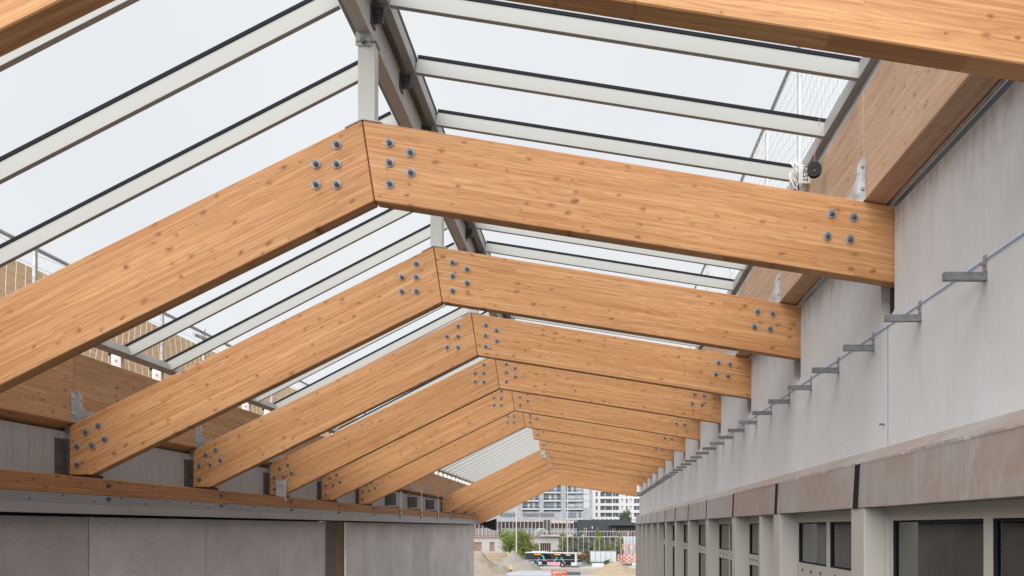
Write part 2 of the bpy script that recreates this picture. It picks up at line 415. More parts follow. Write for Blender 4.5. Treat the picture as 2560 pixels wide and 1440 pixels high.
B_L = pw([(842,362),(790,411),(842,411),(790,462),(842,462)], s0)
B_R = pw([(974,358),(1026,382),(974,407),(1027,432),(974,460)], s0)
B_RE = pw([(2079,535),(2134,543),(2068,590),(2124,598)], s0)
B_LE = pw([(246.9,1064.2),(215.5,1080.3),(262.2,1097.2),(193.7,1115.7),(230,1112.9),(194.1,1161.2)], s1)
def rafter_mesh(side, deep=0.0, cut=0.0):
    gp = .004
    zb = ZB - deep
    xb = XB + deep*.165
    if side == 'R':
        xe = XW + .13 if not deep else 2.155
        top = ZA - SR*(xe-XA); bot = zb - .1575*(xe-xb)
        poly = [(xb+gp, zb), (xe, bot), (xe, top), (XA+gp, ZA)]
        a, org = aR, (XA, ZA)
    else:
        zl = .576 - deep*1.06
        xf = xb - (zb-zl)/SL
        if xf < XL: xf = XL+.02; zl = zb-SL*(xb-xf)
        dx = cut
        poly = [(XL, zl), (xf, zl), (xb-gp-dx, zb-SL*dx), (XA-gp-dx, ZA-SL*dx), (XL, ZA-SL*(XA-XL))]
        a, org = aL, (XA, ZA)
    m = MB(); m.prism(to_local(poly, a, org), 0, TB)
    return m.mesh('rafter', WOOD, bevel=.006)
RM = rafter_mesh('R'); LM = rafter_mesh('L'); RMD = rafter_mesh('R', .41); LMD = rafter_mesh('L', .41); LMC = rafter_mesh('L', 0, .10)
jm = MB(); jm.prism([(XB-.03, ZB+.012), (XB+.03, ZB+.012), (XA+.03, ZA-.012), (XA-.03, ZA-.012)], .012, TB-.012); JM = jm.mesh('joint_plate', JOINT)
orders = ['close overhead, cut by the top edge of the picture', 'first seen whole, white post on its apex', 'second one seen whole',
          'third one seen whole', 'fourth one seen whole', 'fifth one seen whole', 'sixth, just before the three half frames',
          'nearest of three with only a right rafter', 'middle of three with only a right rafter', 'farthest of three with only a right rafter',
          'first complete one behind the three half frames', 'third from the far end', 'next to the far end', 'at the far end, deeper than all the rest']
orders = orders[:12] + orders[12:]
for i in range(-1, 13):
    Yi = Y0 + S*i
    lab = 'laminated timber roof frame, ' + (orders[i+1])
    t = thing('roof_frame', lab, 'roof frame', (0, Yi, 0), 'laminated timber roof frames across the passage')
    if i == 12: rm, lm = RMD, LMD
    elif i == 9: rm, lm = RM, LMC
    else: rm, lm = RM, LM
    rr = put('rafter', rm, t, (XA, 0, CZ+ZA), (0, aR, 0))
    add_bolts(rr, B_R if i != 12 else [], aR, (XA, ZA)); add_bolts(rr, B_RE if 0 <= i < 12 else [], aR, (XA, ZA))
    if not (6 <= i <= 8):
        ll = put('rafter', lm, t, (XA, 0, CZ+ZA), (0, aL, 0))
        add_bolts(ll, B_L if i not in (9, 12) else [], aL, (XA, ZA)); add_bolts(ll, B_LE if i < 12 else [], aL, (XA, ZA))
        if i not in (9, 12): put('joint_plate', JM, t, (0, 0, CZ))
    if i == 9:      # splice plate where the left rafter stops short
        m = MB(); m.prism([(XA-.22,ZA-.42),(XA+.36,ZA-.42),(XA+.36,ZA-.28),(XA+.03,ZA-.30),(XA-.17,ZA-.02),(XA-.22,ZA-.04)], -.012, -.003)
        p = m.build('splice_plate', GALVL, t, (0,0,CZ))
        for x, z in ((XA-.17,ZA-.12),(XA-.17,ZA-.35),(XA+.08,ZA-.35),(XA+.30,ZA-.35)): put('bolt', BOLTM, p, (x, -.012, z))

# ================================================================== LEFT BUILDING EDGE
LB = thing('panel_building', 'grey building edge on the left, speckled panels under a timber ledger', 'building', (-5.79, Y0, 0))
LBo = Vector(LB.location)
def lb(mb, name, mat, bevel=0, parent=LB):
    o = mb.build(name, mat, parent, bevel=bevel); 
    if parent is LB: o.location = -LBo
    return o
YE = 37.8
for k, (ya, yb) in enumerate([(-3.9+5.4*q, -3.9+5.4*(q+1)) for q in range(8)]):
    yb_ = min(yb, YE+.4)
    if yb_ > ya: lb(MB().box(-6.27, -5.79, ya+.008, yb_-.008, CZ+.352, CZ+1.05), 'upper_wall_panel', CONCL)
lb(MB().box(-6.25, -5.81, -3.9, YE+.39, CZ+.40, CZ+1.03), 'joint_filler', JOINT)
# ledger in lengths, joints where the frames bear
ys = [-3.9, 3.45, 14.3, 25.1, YE]
for a, b in zip(ys, ys[1:]):
    lb(MB().box(-5.788, -5.45, a+.004, b-.004, CZ+.352, CZ+.537), 'ledger', WOOD_L, .004)
for i in range(-1, 13):
    yy = Y0+S*i
    p = lb(MB().box(-5.74, -5.452, yy+.02, yy+.12, CZ+.538, CZ+.572), 'bearing_pad', JOINT)
    for zz_ in (.465, .315):
        m = MB(); m.cyl((-5.45,yy+.20,CZ+zz_),(-5.443,yy+.20,CZ+zz_), .028, n=10); m.cyl((-5.443,yy+.20,CZ+zz_),(-5.415,yy+.20,CZ+zz_), .016, n=6)
        lb(m, 'ledger_bolt', STEEL)
# galvanised angle below the ledger, then a drip flashing, both in lengths
for k in range(12):
    a = -3.9 + 3.6*k; b = min(a+3.6, YE)
    if b <= a: continue
    o = lb(MB().box(-5.78, -5.447, a+.002, b-.002, CZ+.250, CZ+.350), 'steel_angle', SHEET)
    for q in range(7):
        yq = a + .25 + q*.5
        if yq < b: m = MB(); m.cyl((-5.447,yq,CZ+.33-.05*(q%2)),(-5.438,yq,CZ+.33-.05*(q%2)), .011, n=6); lb(m, 'screw', BOLT, parent=o)
    a2 = a-1.2; b2 = min(a2+3.6, YE)
    lb(MB().prism([(-5.46,CZ+.150),(-5.425,CZ+.143),(-5.440,CZ+.249),(-5.46,CZ+.249)], a2+.003, b2-.003), 'drip_flashing', SHEET)
lb(MB().box(-6.2, -5.721, -3.9, 16.7, 0, CZ+.06), 'core_wall', JOINT)
lb(MB().box(-6.2, -5.74, -3.9, YE-.02, CZ+.135, CZ+.351), 'gap_shade_box', JOINT)  # dark boxes put in so the shaded gap over the panels is black
lb(MB().box(-6.2, -5.73, -3.9, 16.6, CZ+.061, CZ+.134), 'gap_shade_box', JOINT)
# wall of speckled panels, with the open joint left of the middle
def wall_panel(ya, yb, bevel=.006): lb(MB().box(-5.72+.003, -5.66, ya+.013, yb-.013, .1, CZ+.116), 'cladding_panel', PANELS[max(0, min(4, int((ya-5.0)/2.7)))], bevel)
for a in (-4.6, -1.9, .8, 3.5, 6.2, 8.9, 11.6): wall_panel(a, a+2.7)
wall_panel(14.3, 16.7)
yy = [18.2, 19.64, 22.3, 25.0, 27.7, 30.4, 33.1, 35.8, YE]
for a, b in zip(yy, yy[1:]): wall_panel(a, b)
lb(MB().box(-6.27, -5.90, 18.22, YE, 0, CZ+.133), 'core_wall', plain('brown_fibre_board', (.115,.10,.092), .85, var=.12, scale=4))
lb(MB().box(-8.5, -6.275, -3.9, YE, CZ+.80, CZ+1.0), 'added_shade_deck', CONCL)  # unseen slab added to keep light off the jamb of the open joint
lb(MB().box(-5.898, -5.732, 18.21, 18.6, 0, CZ+.13), 'insulation', WOOL)
lb(MB().box(-5.898, -5.724, 18.61, YE, 0, CZ+.10), 'joint_filler', JOINT)
lb(MB().box(-5.70, -5.655, 16.702, 16.745, .1, CZ+.10), 'edge_trim', GALVL)
# vertical steel angles holding the frame ends; three of them wait empty
am = MB(); am.box(-5.788, -5.778, -.185, -.012, .585, .965); am.box(-5.777, -5.745, -.020, -.004, .585, .965)
for zz_ in (.66, .88): am.cyl((-5.778,-.10,zz_),(-5.75,-.10,zz_), .017, n=6); 
ANG = am.mesh('angle_bracket', STEEL)
em = MB(); em.box(-5.788, -5.778, -.14, .14, .60, .965); em.box(-5.777, -5.52, .045, .060, .62, .955)
for zz_ in (.70, .86): em.cyl((-5.64,.045,zz_),(-5.64,.01,zz_), .030, n=8)
EMP = em.mesh('angle_bracket', STEEL)
for i in range(-1, 13):
    o = put('angle_bracket', EMP if 6 <= i <= 8 else ANG, LB, Vector((0, Y0+S*i, CZ)) - LBo)
    if i < 12: 
        q = MB(); q.box(-5.80, -5.74, -.012, -.002, .97, 1.12)
        put('packing_strip', q.mesh('packing_strip', GALV), LB, Vector((0, Y0+S*i, CZ)) - LBo)
m = MB(); m.box(-5.60, -5.42, -.10, -.085, .46, .84); m.box(-5.60,-5.585,-.085,-.01,.46,.84)
for zz_ in (.53, .76): m.cyl((-5.50,-.10,zz_),(-5.50,-.13,zz_), .022, n=6)
put('splice_bracket', m.mesh('splice_bracket', GALVL), LB, Vector((0, Y0+S*3, CZ)) - LBo)
for i in (6, 7, 8):    # hanger straps waiting for the missing rafters
    zt = (1.02, 1.28, 1.30)[i-6]
    m = MB(); m.box(-5.43, -5.422, -.05, .02, .17, zt)
    for zz_ in (.25, .38, zt-.05, zt-.20): m.cyl((-5.422,-.015,zz_),(-5.405,-.015,zz_), .02, n=6)
    put('hanger_strap', m.mesh('hanger_strap', GALVL), LB, Vector((0, Y0+S*i+.25, CZ)) - LBo)
# folded black membrane at the far corner
m = MB(); pts = []
for k in range(9):
    t_ = k/8; pts.append((-5.45 + .75*t_, CZ + .13 - .30*math.sin(t_*1.35)))
poly = [(-5.5, CZ+.16)] + pts + [(-4.70, CZ+.42)]
m.prism(poly, 38.60, 38.95)
tag(m.build('rubber_membrane', BLACK), 'folded black rubber sheet hanging below the end of the farthest roof frame', 'membrane')

# left edge beam on the frame ends
def edge_beam(name, label, x0, x1, zb0, zb1, zt, mat, segs):
    t = thing(name, label, 'edge beam', (x0, segs[0][0], CZ+zb0))
    for a, b in segs:
        o = MB().prism([(x0,CZ+zb0),(x1,CZ+zb1),(x1,CZ+zt),(x0,CZ+zt)], a+.002, b-.002).build('beam', mat, t, bevel=.006)
        o.location = -Vector(t.location)
    return t
segs = [(-3.0, 3.34)] + [(Y0+S*(i)+.03, Y0+S*(i+1)+.026) for i in range(-1, 12)]
LE = edge_beam('edge_beam', 'long timber edge beam resting on the left ends of the roof frames', -6.02, -5.717, 1.015, 1.150, 1.935, WOOD_E, segs)
RE = edge_beam('edge_beam', 'long timber edge beam along the top of the right concrete wall', 2.065, 2.236, 2.478, 2.452, 3.316, WOOD_R, segs)
def gusset(sign):     # x measured from the edge beam face towards the passage
    m = MB(); c = []
    for k in range(8):
        a = math.pi/2*k/7; c.append((.035 + .17*(1-math.sin(a)), .03 + .25*(1-math.cos(a))))
    poly = [(0, 0), (.205, 0)] + c + [(.012, .36), (0, .37)]
    slope = SR if sign < 0 else SL
    poly = [(sign*x, z - x*slope*(1 if sign > 0 else -1)*(-1) ) for x, z in poly]
    m.prism(poly, .045, .053)
    m.box(min(0,sign*.008), max(0,sign*.008), -.045, .14, .0, .33)
    for yb in (-.015, .11):
        for zz_ in (.09, .26): m.cyl((sign*.008,yb,zz_),(sign*.03,yb,zz_), .015, n=6)
    return m.mesh('gusset', GALVL)
GR = gusset(-1); GL = gusset(1)
for i in range(-1, 13):
    o = put('gusset', GL, LE, Vector((-5.715, Y0+S*i+.012, CZ+1.152)) - Vector(LE.location))
    o = put('gusset', GR, RE, Vector((2.063, Y0+S*i+.012, CZ+2.474)) - Vector(RE.location))
# grey backer tube between right edge beam and wall
m = MB(); m.cyl((2.262,-3,CZ+2.46),(2.262,38,CZ+2.46), .02, n=8)
o = m.build('sealing_tube', GALV, RE); o.location = -Vector(RE.location)
m = MB(); m.box(2.238, 2.40, -3, 38, CZ+2.50, CZ+2.9)  # black box filling the gap behind the edge beam
o = m.build('black_gap_box', BLACK, RE); o.location = -Vector(RE.location)

# ================================================================== SKYLIGHT FRAME
RB = thing('ridge_beam', 'cream steel ridge beam on short posts above the roof frame apexes', 'ridge beam', (-1.74, Y0, CZ+ZA))
rbo = Vector(RB.location)
def rb(m, n, mat, bevel=0, parent=RB):
    o = m.build(n, mat, parent, bevel=bevel)
    if parent is RB: o.location = -rbo
    return o
for a, b in ((-1.9, 6.25), (6.25, 14.35), (14.35, 22.45), (22.45, 30.55), (30.55, 38.7)):
    rb(MB().box(-1.79, -1.69, a+.002, b-.002, CZ+3.765, CZ+4.02), 'beam', CREAM_LIT, .004)
for i in range(-2, 13):
    yy = Y0+S*i
    for dy in (2.02, 2.22):
        rb(MB().cyl((-1.735, yy+dy, CZ+3.766), (-1.735, yy+dy, CZ+3.7635), .022, n=10), 'slot', JOINT)
    if i < -1: continue
    p = rb(MB().box(-1.785, -1.655, yy+.02, yy+.12, CZ+2.98, CZ+3.69), 'post', CREAM_LIT, .003)
    o = MB().box(-1.796, -1.64, yy+.005, yy+.135, CZ+3.692, CZ+3.70).build('head_plate', CREAM, p); 
    o = MB().box(-1.80, -1.68, yy+.012, yy+.016, CZ+3.66, CZ+3.763).build('lug', CREAM, p)
    o = MB().cyl((-1.74,yy+.012,CZ+3.69),(-1.74,yy-.022,CZ+3.69), .020, n=6).build('bolt', BOLT, p)
    m = MB(); m.prism([(XA-.13,CZ+ZA-.13*SL+.002),(XA,CZ+ZA+.002),(XA+.15,CZ+ZA-.15*SR+.002),(XA+.15,CZ+ZA-.15*SR+.010),(XA,CZ+ZA+.012),(XA-.13,CZ+ZA-.13*SL+.010)], yy-.004, yy+TB+.004)
    m.build('saddle_plate', CREAM, p)
CL, CR = 4.985, 3.75            # z of bar undersides at x = 0 : left  z = CL - .515|x| ; right z = CR - .157 x
gL = math.atan(.515); gR = math.atan(.157)
def bar_mesh(L, h=.125, wd=.045):
    return MB().box(0, L, -wd/2, wd/2, 0, h).mesh('glazing_bar', CREAM, bevel=.002)
def gask_mesh(x0, L, h=.125): 
    return MB().box(x0, L, -.029, .029, h+.001, h+.029).mesh('gasket', GASK)
LX0, LX1 = -1.935, -5.615
RX0, RX1 = -1.553, 2.035
lenL = (LX0-LX1)/math.cos(gL); lenR = (RX1-RX0)/math.cos(gR)
BL = bar_mesh(lenL); BR = bar_mesh(lenR); KL = gask_mesh(-.25, lenL); KR = gask_mesh(0, lenR)
SKL = thing('skylight_frame', 'left slope of the cream skylight frame, open bars without glass', 'skylight', (LX1, Y0, CZ+CL-.515*5.615))
SKR = thing('skylight_frame', 'right slope of the cream skylight frame, shallow open bars without glass', 'skylight', (RX1, Y0, CZ+CR-.157*RX1))
clm = MB(); clm.box(-.085, .035, -.03, .03, .0, .17); clm.cyl((-.03,-.03,.10),(-.03,-.055,.10), .016, n=6); CLIP = clm.mesh('clip', WHITEC)
ftm = MB(); ftm.box(-.125, .05, -.012, .012, .17, .25); ftm.box(-.02,.0,.03,.05,-.01,.2); FOOT = ftm.mesh('clip_foot', GASK)
rcm = MB(); rcm.box(-1.688, -1.60, -.006, .006, 3.86, 3.985); rcm.box(-1.688,-1.675,-.05,.05,3.84,3.985); rcm.cyl((-1.645,-.006,3.93),(-1.645,-.03,3.93), .018, n=6)
RCL = rcm.mesh('rail_clip', STEEL)
rail_cap = MB().box(-1.96, -1.556, -1.9, 38.6, CZ+4.165, CZ+4.175).build('ridge_cap', CREAM, SKR); rail_cap.location = -Vector(SKR.location)
m = MB().box(-1.695, -1.645, -1.9, 38.6, CZ+4.075, CZ+4.164).build('ridge_gutter', GALV, SKR); m.location = -Vector(SKR.location)
for k in range(-4, 37):
    yb = 6.07 + .9*k
    b = put('glazing_bar', BL, SKL, Vector((LX1, yb, CZ+CL-.515*abs(LX1))) - Vector(SKL.location), (0, -gL, 0)); put('gasket', KL, b)
    put('clip', CLIP, SKL, Vector((-5.78, yb, CZ+1.937)) - Vector(SKL.location))
    put('clip_foot', FOOT, SKL, Vector((-5.78, yb, CZ+1.937)) - Vector(SKL.location))
    b = put('glazing_bar', BR, SKR, Vector((RX0, yb, CZ+CR-.157*RX0)) - Vector(SKR.location), (0, gR, 0)); put('gasket', KR, b)
    if k < 16: put('rail_clip', RCL, SKR, Vector((0, yb, CZ)) - Vector(SKR.location))
def rail(parent, poly, name, mat, a=-2.0, b=38.6):
    o = MB().prism([(x, CZ+z) for x, z in poly], a, b).build(name, mat, parent, bevel=.002); o.location = -Vector(parent.location); return o
def zl_(x): return CL - .515*abs(x)
def zr_(x): return CR - .157*x
rail(SKL, [(-5.70,zl_(-5.70)+.003),(-5.617,zl_(-5.617)+.003),(-5.660,zl_(-5.617)+.123-.02),(-5.745,zl_(-5.70)+.105)], 'eaves_rail', CREAM)
rail(SKL, [(-1.933,zl_(-1.933)+.003),(-1.80,zl_(-1.80)+.003),(-1.80,zl_(-1.80)+.11),(-1.933,zl_(-1.933)+.13)], 'ridge_rail', CREAM)
for k in range(-4, 36):
    ya = 6.07 + .9*k
    rail(SKR, [(-1.632,zr_(-1.632)+.003),(-1.556,zr_(-1.556)+.003),(-1.556,zr_(-1.556)+.120),(-1.632,zr_(-1.632)+.120)], 'ridge_rail', CREAM, ya+.026, ya+.874)
rail(SKR, [(2.038,zr_(2.038)+.003),(2.095,zr_(2.095)+.003),(2.095,zr_(2.095)+.125),(2.038,zr_(2.038)+.125)], 'eaves_rail', CREAM)
rail(SKR, [(2.072,3.322),(2.21,3.322),(2.21,3.330),(2.080,3.330),(2.105,3.430),(2.097,3.432)], 'edge_flashing', ALU)
# hook clip near the second frame, right
m = MB(); m.box(1.93,2.04,-.01,.01,3.28,3.30); m.box(1.93,1.95,-.03,.03,3.28,3.42); m.tube([(2.03,0,3.29),(2.035,0,3.36),(2.05,0,3.42),(2.09,0,3.44)], .012)
o = m.build('hook_clip', GALVL, SKR); o.location = Vector((0, 9.1, CZ)) - Vector(SKR.location)

# ================================================================== RIGHT BUILDING
RBD = thing('window_building', 'pale concrete building on the right, zinc band over a row of framed windows', 'building', (XW, Y0, 0))
ro = Vector(RBD.location)
def rd(m, n, mat, bevel=0, parent=RBD):
    o = m.build(n, mat, parent, bevel=bevel)
    if parent is RBD: o.location = -ro
    return o
YR = 37.6
joints = [-4.67, .73, 6.13, 11.53, 16.93, 22.33, 27.73, 33.13, YR]
ZT, ZN, ZW = 2.412, 1.63, .56
for a, b in zip(joints, joints[1:]):
    pr = [(a+.011, ZW), (b-.011, ZW)]
    top = []
    cuts = []
    for i in range(-4, 13):
        c0 = Y0+S*i-.012; c1 = c0+.28
        if c1 <= a or c0 >= b: continue
        cuts.append((c0, c1))
    cur = a+.011; top.append((cur, ZT)) if not (cuts and cuts[0][0] < cur) else None
    L = []
    started = cuts and cuts[0][0] <= cur
    if not started: L.append((cur, ZT))
    for c0, c1 in cuts:
        if c0 > cur: L += [(c0, ZT), (c0, ZN+.02)]
        else: L.append((cur, ZN))
        e = min(c1, b-.011)
        if c1 < b-.011: L += [(c0+.05, ZN) if c0 > cur else (cur+.01, ZN), (e-.07, ZN), (e, ZN+.07), (e, ZT)]
        else: L += [(c0+.05, ZN) if c0 > cur else (cur+.01, ZN), (e, ZN)]
    if L[-1][1] == ZT: L.append((b-.011, ZT))
    poly = pr + L[::-1]
    # drop repeated points
    q = []
    for p in poly:
        if not q or (abs(p[0]-q[-1][0]) + abs(p[1]-q[-1][1])) > 1e-4: q.append(p)
    rd(MB().prismx([(y, CZ+z) for y, z in q], XW, XW+.2), 'wall_panel', CONC)
rd(MB().box(XW+.005, XW+.19, -4.67, YR-.01, CZ+ZW+.01, CZ+ZN-.06), 'joint_filler', JOINT)
rd(MB().box(XW+.202, 8.0, -4.67, YR, CZ+.60, CZ+2.0), 'roof_slab', CONCL)
for i in range(-3, 12):
    yy = Y0+S*i; rd(MB().box(XW+.07, XW+.198, yy-.010, yy+.262, CZ+ZN+.004, CZ+ZT-.02) if i > -1 else MB().box(XW+.12, XW+.198, yy-.010, yy+.262, CZ+ZN+.004, CZ+ZT-.02), 'notch_shade_box', JOINT)  # dark box put in to paint the shade inside the notch
rd(MB().box(2.24, 8.0, YR+.003, YR+.2, 0, CZ+2.40), 'gable_wall', CONC)
rd(MB().box(7.8, 8.0, -4.67, YR, 0, CZ-2.4), 'rear_wall', INT)
rd(MB().box(7.8, 8.0, -4.67, YR, CZ+.35, CZ+.598), 'rear_wall', INT)  # open gap below, left to let daylight into the unseen rooms
rd(MB().box(2.33, 7.79, -4.67, YR, CZ-3.2, CZ-3.0), 'floor_slab', INT)
# ledge and fascia of folded zinc, one sheet per bay, joints taped black
LEDY = [-4.5+.0, -1.94, .76, 3.46, 6.16, 8.86, 11.56, 14.26, 16.96, 19.66, 22.36, 25.06, 27.76, 30.46, 33.16, 35.86, YR]
for k, (a, b) in enumerate(zip(LEDY, LEDY[1:])):
    rd(MB().prism([(2.085,CZ+.482),(2.289,CZ+.628),(2.300,CZ+.620),(2.094,CZ+.470)], a-1.0+.002, b-1.0-.002), 'ledge_sheet', ZINC)
    dz = random.uniform(-.006,.006); dx = random.uniform(-.005,.005)
    m = MB(); m._add([(2.066+dx,a+.008,CZ+.486),(2.064-dx,b-.008,CZ+.486+dz),(2.050-dx,b-.008,CZ+.150),(2.052+dx,a+.008,CZ+.150),
                      (2.080,a+.008,CZ+.484),(2.080,b-.008,CZ+.484),(2.070,b-.008,CZ+.152),(2.070,a+.008,CZ+.152)],
                     [(0,1,2,3),(4,7,6,5),(0,4,5,1),(1,5,6,2),(2,6,7,3),(3,7,4,0)])
    o = rd(m, 'fascia_sheet', ZINC)
    wdt = .055 if k == 3 else .04
    tp = MB(); tp._add([(2.0425,b-wdt+.006,CZ+.148),(2.0425,b+wdt,CZ+.146),(2.0565,b+wdt*.7,CZ+.488),(2.0565,b-wdt-.006,CZ+.488),
                        (2.056,b-wdt,CZ+.148),(2.056,b+wdt,CZ+.146),(2.072,b+wdt*.7,CZ+.488),(2.072,b-wdt,CZ+.488)],
                       [(0,1,2,3),(4,7,6,5),(0,4,5,1),(1,5,6,2),(2,6,7,3),(3,7,4,0)])
    if b < YR: rd(tp, 'joint_tape', GASK)
    # pale lap strips on the front edge of the ledge
    if k < 6:
        for q in range(3):
            y0_ = a + q*.9; sl_ = MB(); sl_.box(2.060, 2.0645, y0_+.02, y0_+.86, CZ+.487, CZ+.500+.006*(q%2)); rd(sl_, 'drip_strip', GALVL)
rd(MB().box(2.11, 2.20, -4.67, YR, CZ+.30, CZ+.40), 'soffit_rail', JOINT)
rd(MB().box(2.075, 2.52, -4.67, YR, CZ+.153, CZ+.19), 'soffit', TAUPE)
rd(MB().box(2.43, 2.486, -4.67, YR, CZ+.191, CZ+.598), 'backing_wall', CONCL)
# fins and framed windows, one bay each
fm = MB().box(2.06, 2.40, 0, .30, -3.1, .151).mesh('fin', TAUPE, bevel=.006)
XF = 2.235
def window(ya, yb, mull):
    fr = rd(MB(), 'window', TAUPE) if False else None
    m = MB(); zt, zb = .150, -3.0
    m.box(XF, XF+.07, ya, ya+.09, zb, zt); m.box(XF, XF+.07, yb-.09, yb, zb, zt)
    m.box(XF+.001, XF+.069, ya+.09, yb-.09, zt-.10, zt); m.box(XF+.001, XF+.069, ya+.09, yb-.09, -.53, -.38)
    m.box(XF-.02, XF+.0, ya+.0, ya+.035, zb, zt); m.box(XF-.02, XF, yb-.035, yb, zb, zt)
    for q in mull: m.box(XF+.002, XF+.068, q-.045, q+.045, -.38, zt-.10); m.box(XF+.002, XF+.068, q-.045, q+.045, zb, -.53)
    me = m.mesh('window', TAUPE); o = put('window', me, RBD, Vector((0,0,CZ)) - ro)
    edges = [ya+.09] + [v for q in mull for v in (q-.045, q+.045)] + [yb-.09]
    for a, b in zip(edges[0::2], edges[1::2]):
        for z0, z1 in ((-.38, zt-.10), (zb, -.53)):
            b2 = MB(); s_ = .035          # inner sash as a ring of four strips
            b2.box(XF+.012, XF+.058, a, a+s_*.4, z0, z1); b2.box(XF+.012, XF+.058, b-s_*.4, b, z0, z1)
            b2.box(XF+.012, XF+.058, a+s_*.4, b-s_*.4, z1-.014, z1); b2.box(XF+.012, XF+.058, a+s_*.4, b-s_*.4, z0, z0+.014)
            b2.build('gasket', GASK, o)
            MB().box(XF+.030, XF+.040, a+.014, b-.014, z0+.014, z1-.014).build('pane', GLASS, o)
        for q in range(3):
            yq = a + (b-a)*(.18+.32*q)
            MB().cyl((XF+.001,yq,-.455),(XF-.006,yq,-.455), .016, n=8).build('hole_disc', JOINT, o)  # dark disc standing in for a hole in the transom
    h = MB(); yq = ya+.16; h.box(XF-.03, XF-.002, yq-.02, yq+.02, -.72, -.58); h.tube([(XF-.03,yq,-.62),(XF-.06,yq,-.62),(XF-.07,yq-.11,-.60)], .012); h.build('handle', STEEL, o)
    return o
for i in range(-4, 12):
    yy = Y0+S*i
    put('fin', fm, RBD, Vector((0, yy, CZ)) - ro)
    a, b = yy+.302, yy+S-.002
    if b > YR+1: b = YR
    if i == 1:
        put('fin', MB().box(2.06, 2.40, 0, .045, -3.1, .151).mesh('fin', TAUPE), RBD, Vector((0, 9.72, CZ)) - ro)
        MBx = rd(MB().box(XF, XF+.06, 9.003, 9.715, CZ-3.0, CZ+.15), 'blank_panel', TAUPE)
        window(9.77, b, [10.6])
    else: window(a, b, [yy+1.18] if i % 2 else [yy+1.52])
put('fin', fm, RBD, Vector((0, Y0+S*11.63, CZ)) - ro)
# inside: pale partitions, and curtains added to lighten the panes in place of reflections
for i in range(-3, 12):
    yy = Y0+S*i
    rd(MB().box(3.3, 6.8, yy+.10, yy+.22, CZ-3, CZ+.59), 'partition', INT)
    rd(MB().box(2.50, 2.52, yy+.55, yy+1.25, CZ-2.9, CZ+.15), 'curtain', INT)
    rd(MB().box(2.54, 2.56, yy+1.3, yy+2.6, CZ-2.9, CZ+.15), 'curtain', INTD if i % 3 else INT)
# wall brackets
am = MB(); am.prismx([(-.022,-.022),(.022,-.022),(.022,.018),(.012,.026),(-.014,.026),(-.022,.018)], -.245, -.0005)
ARM = am.mesh('bracket', galv('bracket_steel', (.27,.28,.29), .5, .5))
fp = MB(); fp.box(-.008, -.0005, -.02, .02, .029, .125); fp.cyl((-.008,0,.075),(-.03,0,.075), .011, n=6); FTP = fp.mesh('foot_plate', GALV)
for k in range(-2, 37):
    yb = 4.60 + .915*k
    if yb > YR-.2: break
    o = put('bracket', ARM, RBD, Vector((XW, yb, CZ+1.455)) - ro, (0,0,0)); put('foot_plate', FTP, o)
tag(MB().cyl((XW-.006,-2,CZ+1.553),(XW-.006,YR-.5,CZ+1.553), .0034, n=6).build('string_line', plain('blue_string', (.24,.40,.85), .8, var=.1)),
    'taut blue string along the row of wall brackets on the right', 'string')
# small nail by the panel joint
rd(MB().box(XW-.04, XW-.0005, 6.19, 6.202, CZ+.80, CZ+.812), 'nail', STEEL)

# ================================================================== SAFETY NETS
def net(name, label, x, ys_, zb, zt, y0, y1, posts, cell=.12, sag=.06, r=.0028, rail_end=None):
    t = thing(name, label, 'safety net', (x, y0, CZ+zb)); to = Vector(t.location)
    a, b = rail_end or (y0, y1)
    o = MB().cyl((x,a,CZ+zt),(x,b,CZ+zt), .024, n=10).build('rail', GALV, t); o.location = -to
    for py in posts:
        m = MB(); m.box(x-.02, x+.02, py-.02, py+.02, CZ+zb-.05, CZ+zt+.06); o = m.build('post', GALV, t, bevel=.004); o.location = -to
    m = MB(); rng = random.Random(3)
    nz_ = int((zt-zb)/cell); ny = int((y1-y0)/cell)
    def P(i, j):
        yv = y0 + i*cell; zv = zt - j*cell
        return (x + .03*math.sin(yv*2.1 + j*.3), yv + .02*math.sin(j*1.3+i*.7), CZ + zv - sag*abs(math.sin(yv*1.6))*(1-.4*j/nz_))
    for i in range(ny+1):
        for j in range(nz_):
            m.strip(P(i,j), P(i,j+1), r)
    for j in range(nz_+1):
        for i in range(ny): m.strip(P(i,j), P(i+1,j), r)
    o = stuff(m.build('netting', CORD, t)); o.location = -to
    return t
nl = net('safety_net', 'white safety net on a steel rail behind the left skylight edge', -6.2, None, 1.75, 3.10, 6.0, 24.0, [6.2, 8.8, 11.4, 12.62, 15.3, 18.0, 20.7, 23.4], cell=.14, r=.0026)
m = MB(); m.cyl((-6.2,12.3,CZ+3.0),(-6.2,12.75,CZ+3.02), .028, n=10); o = m.build('pipe_stub', GALV, nl); o.location = -Vector(nl.location)
nr = net('safety_net', 'white safety net on a steel rail above the right concrete wall', 2.33, None, 3.0, 5.42, 7.4, 20.0, [8.9, 10.55, 13.2, 16.0, 18.8], cell=.15, r=.0020, rail_end=(7.4, 20))
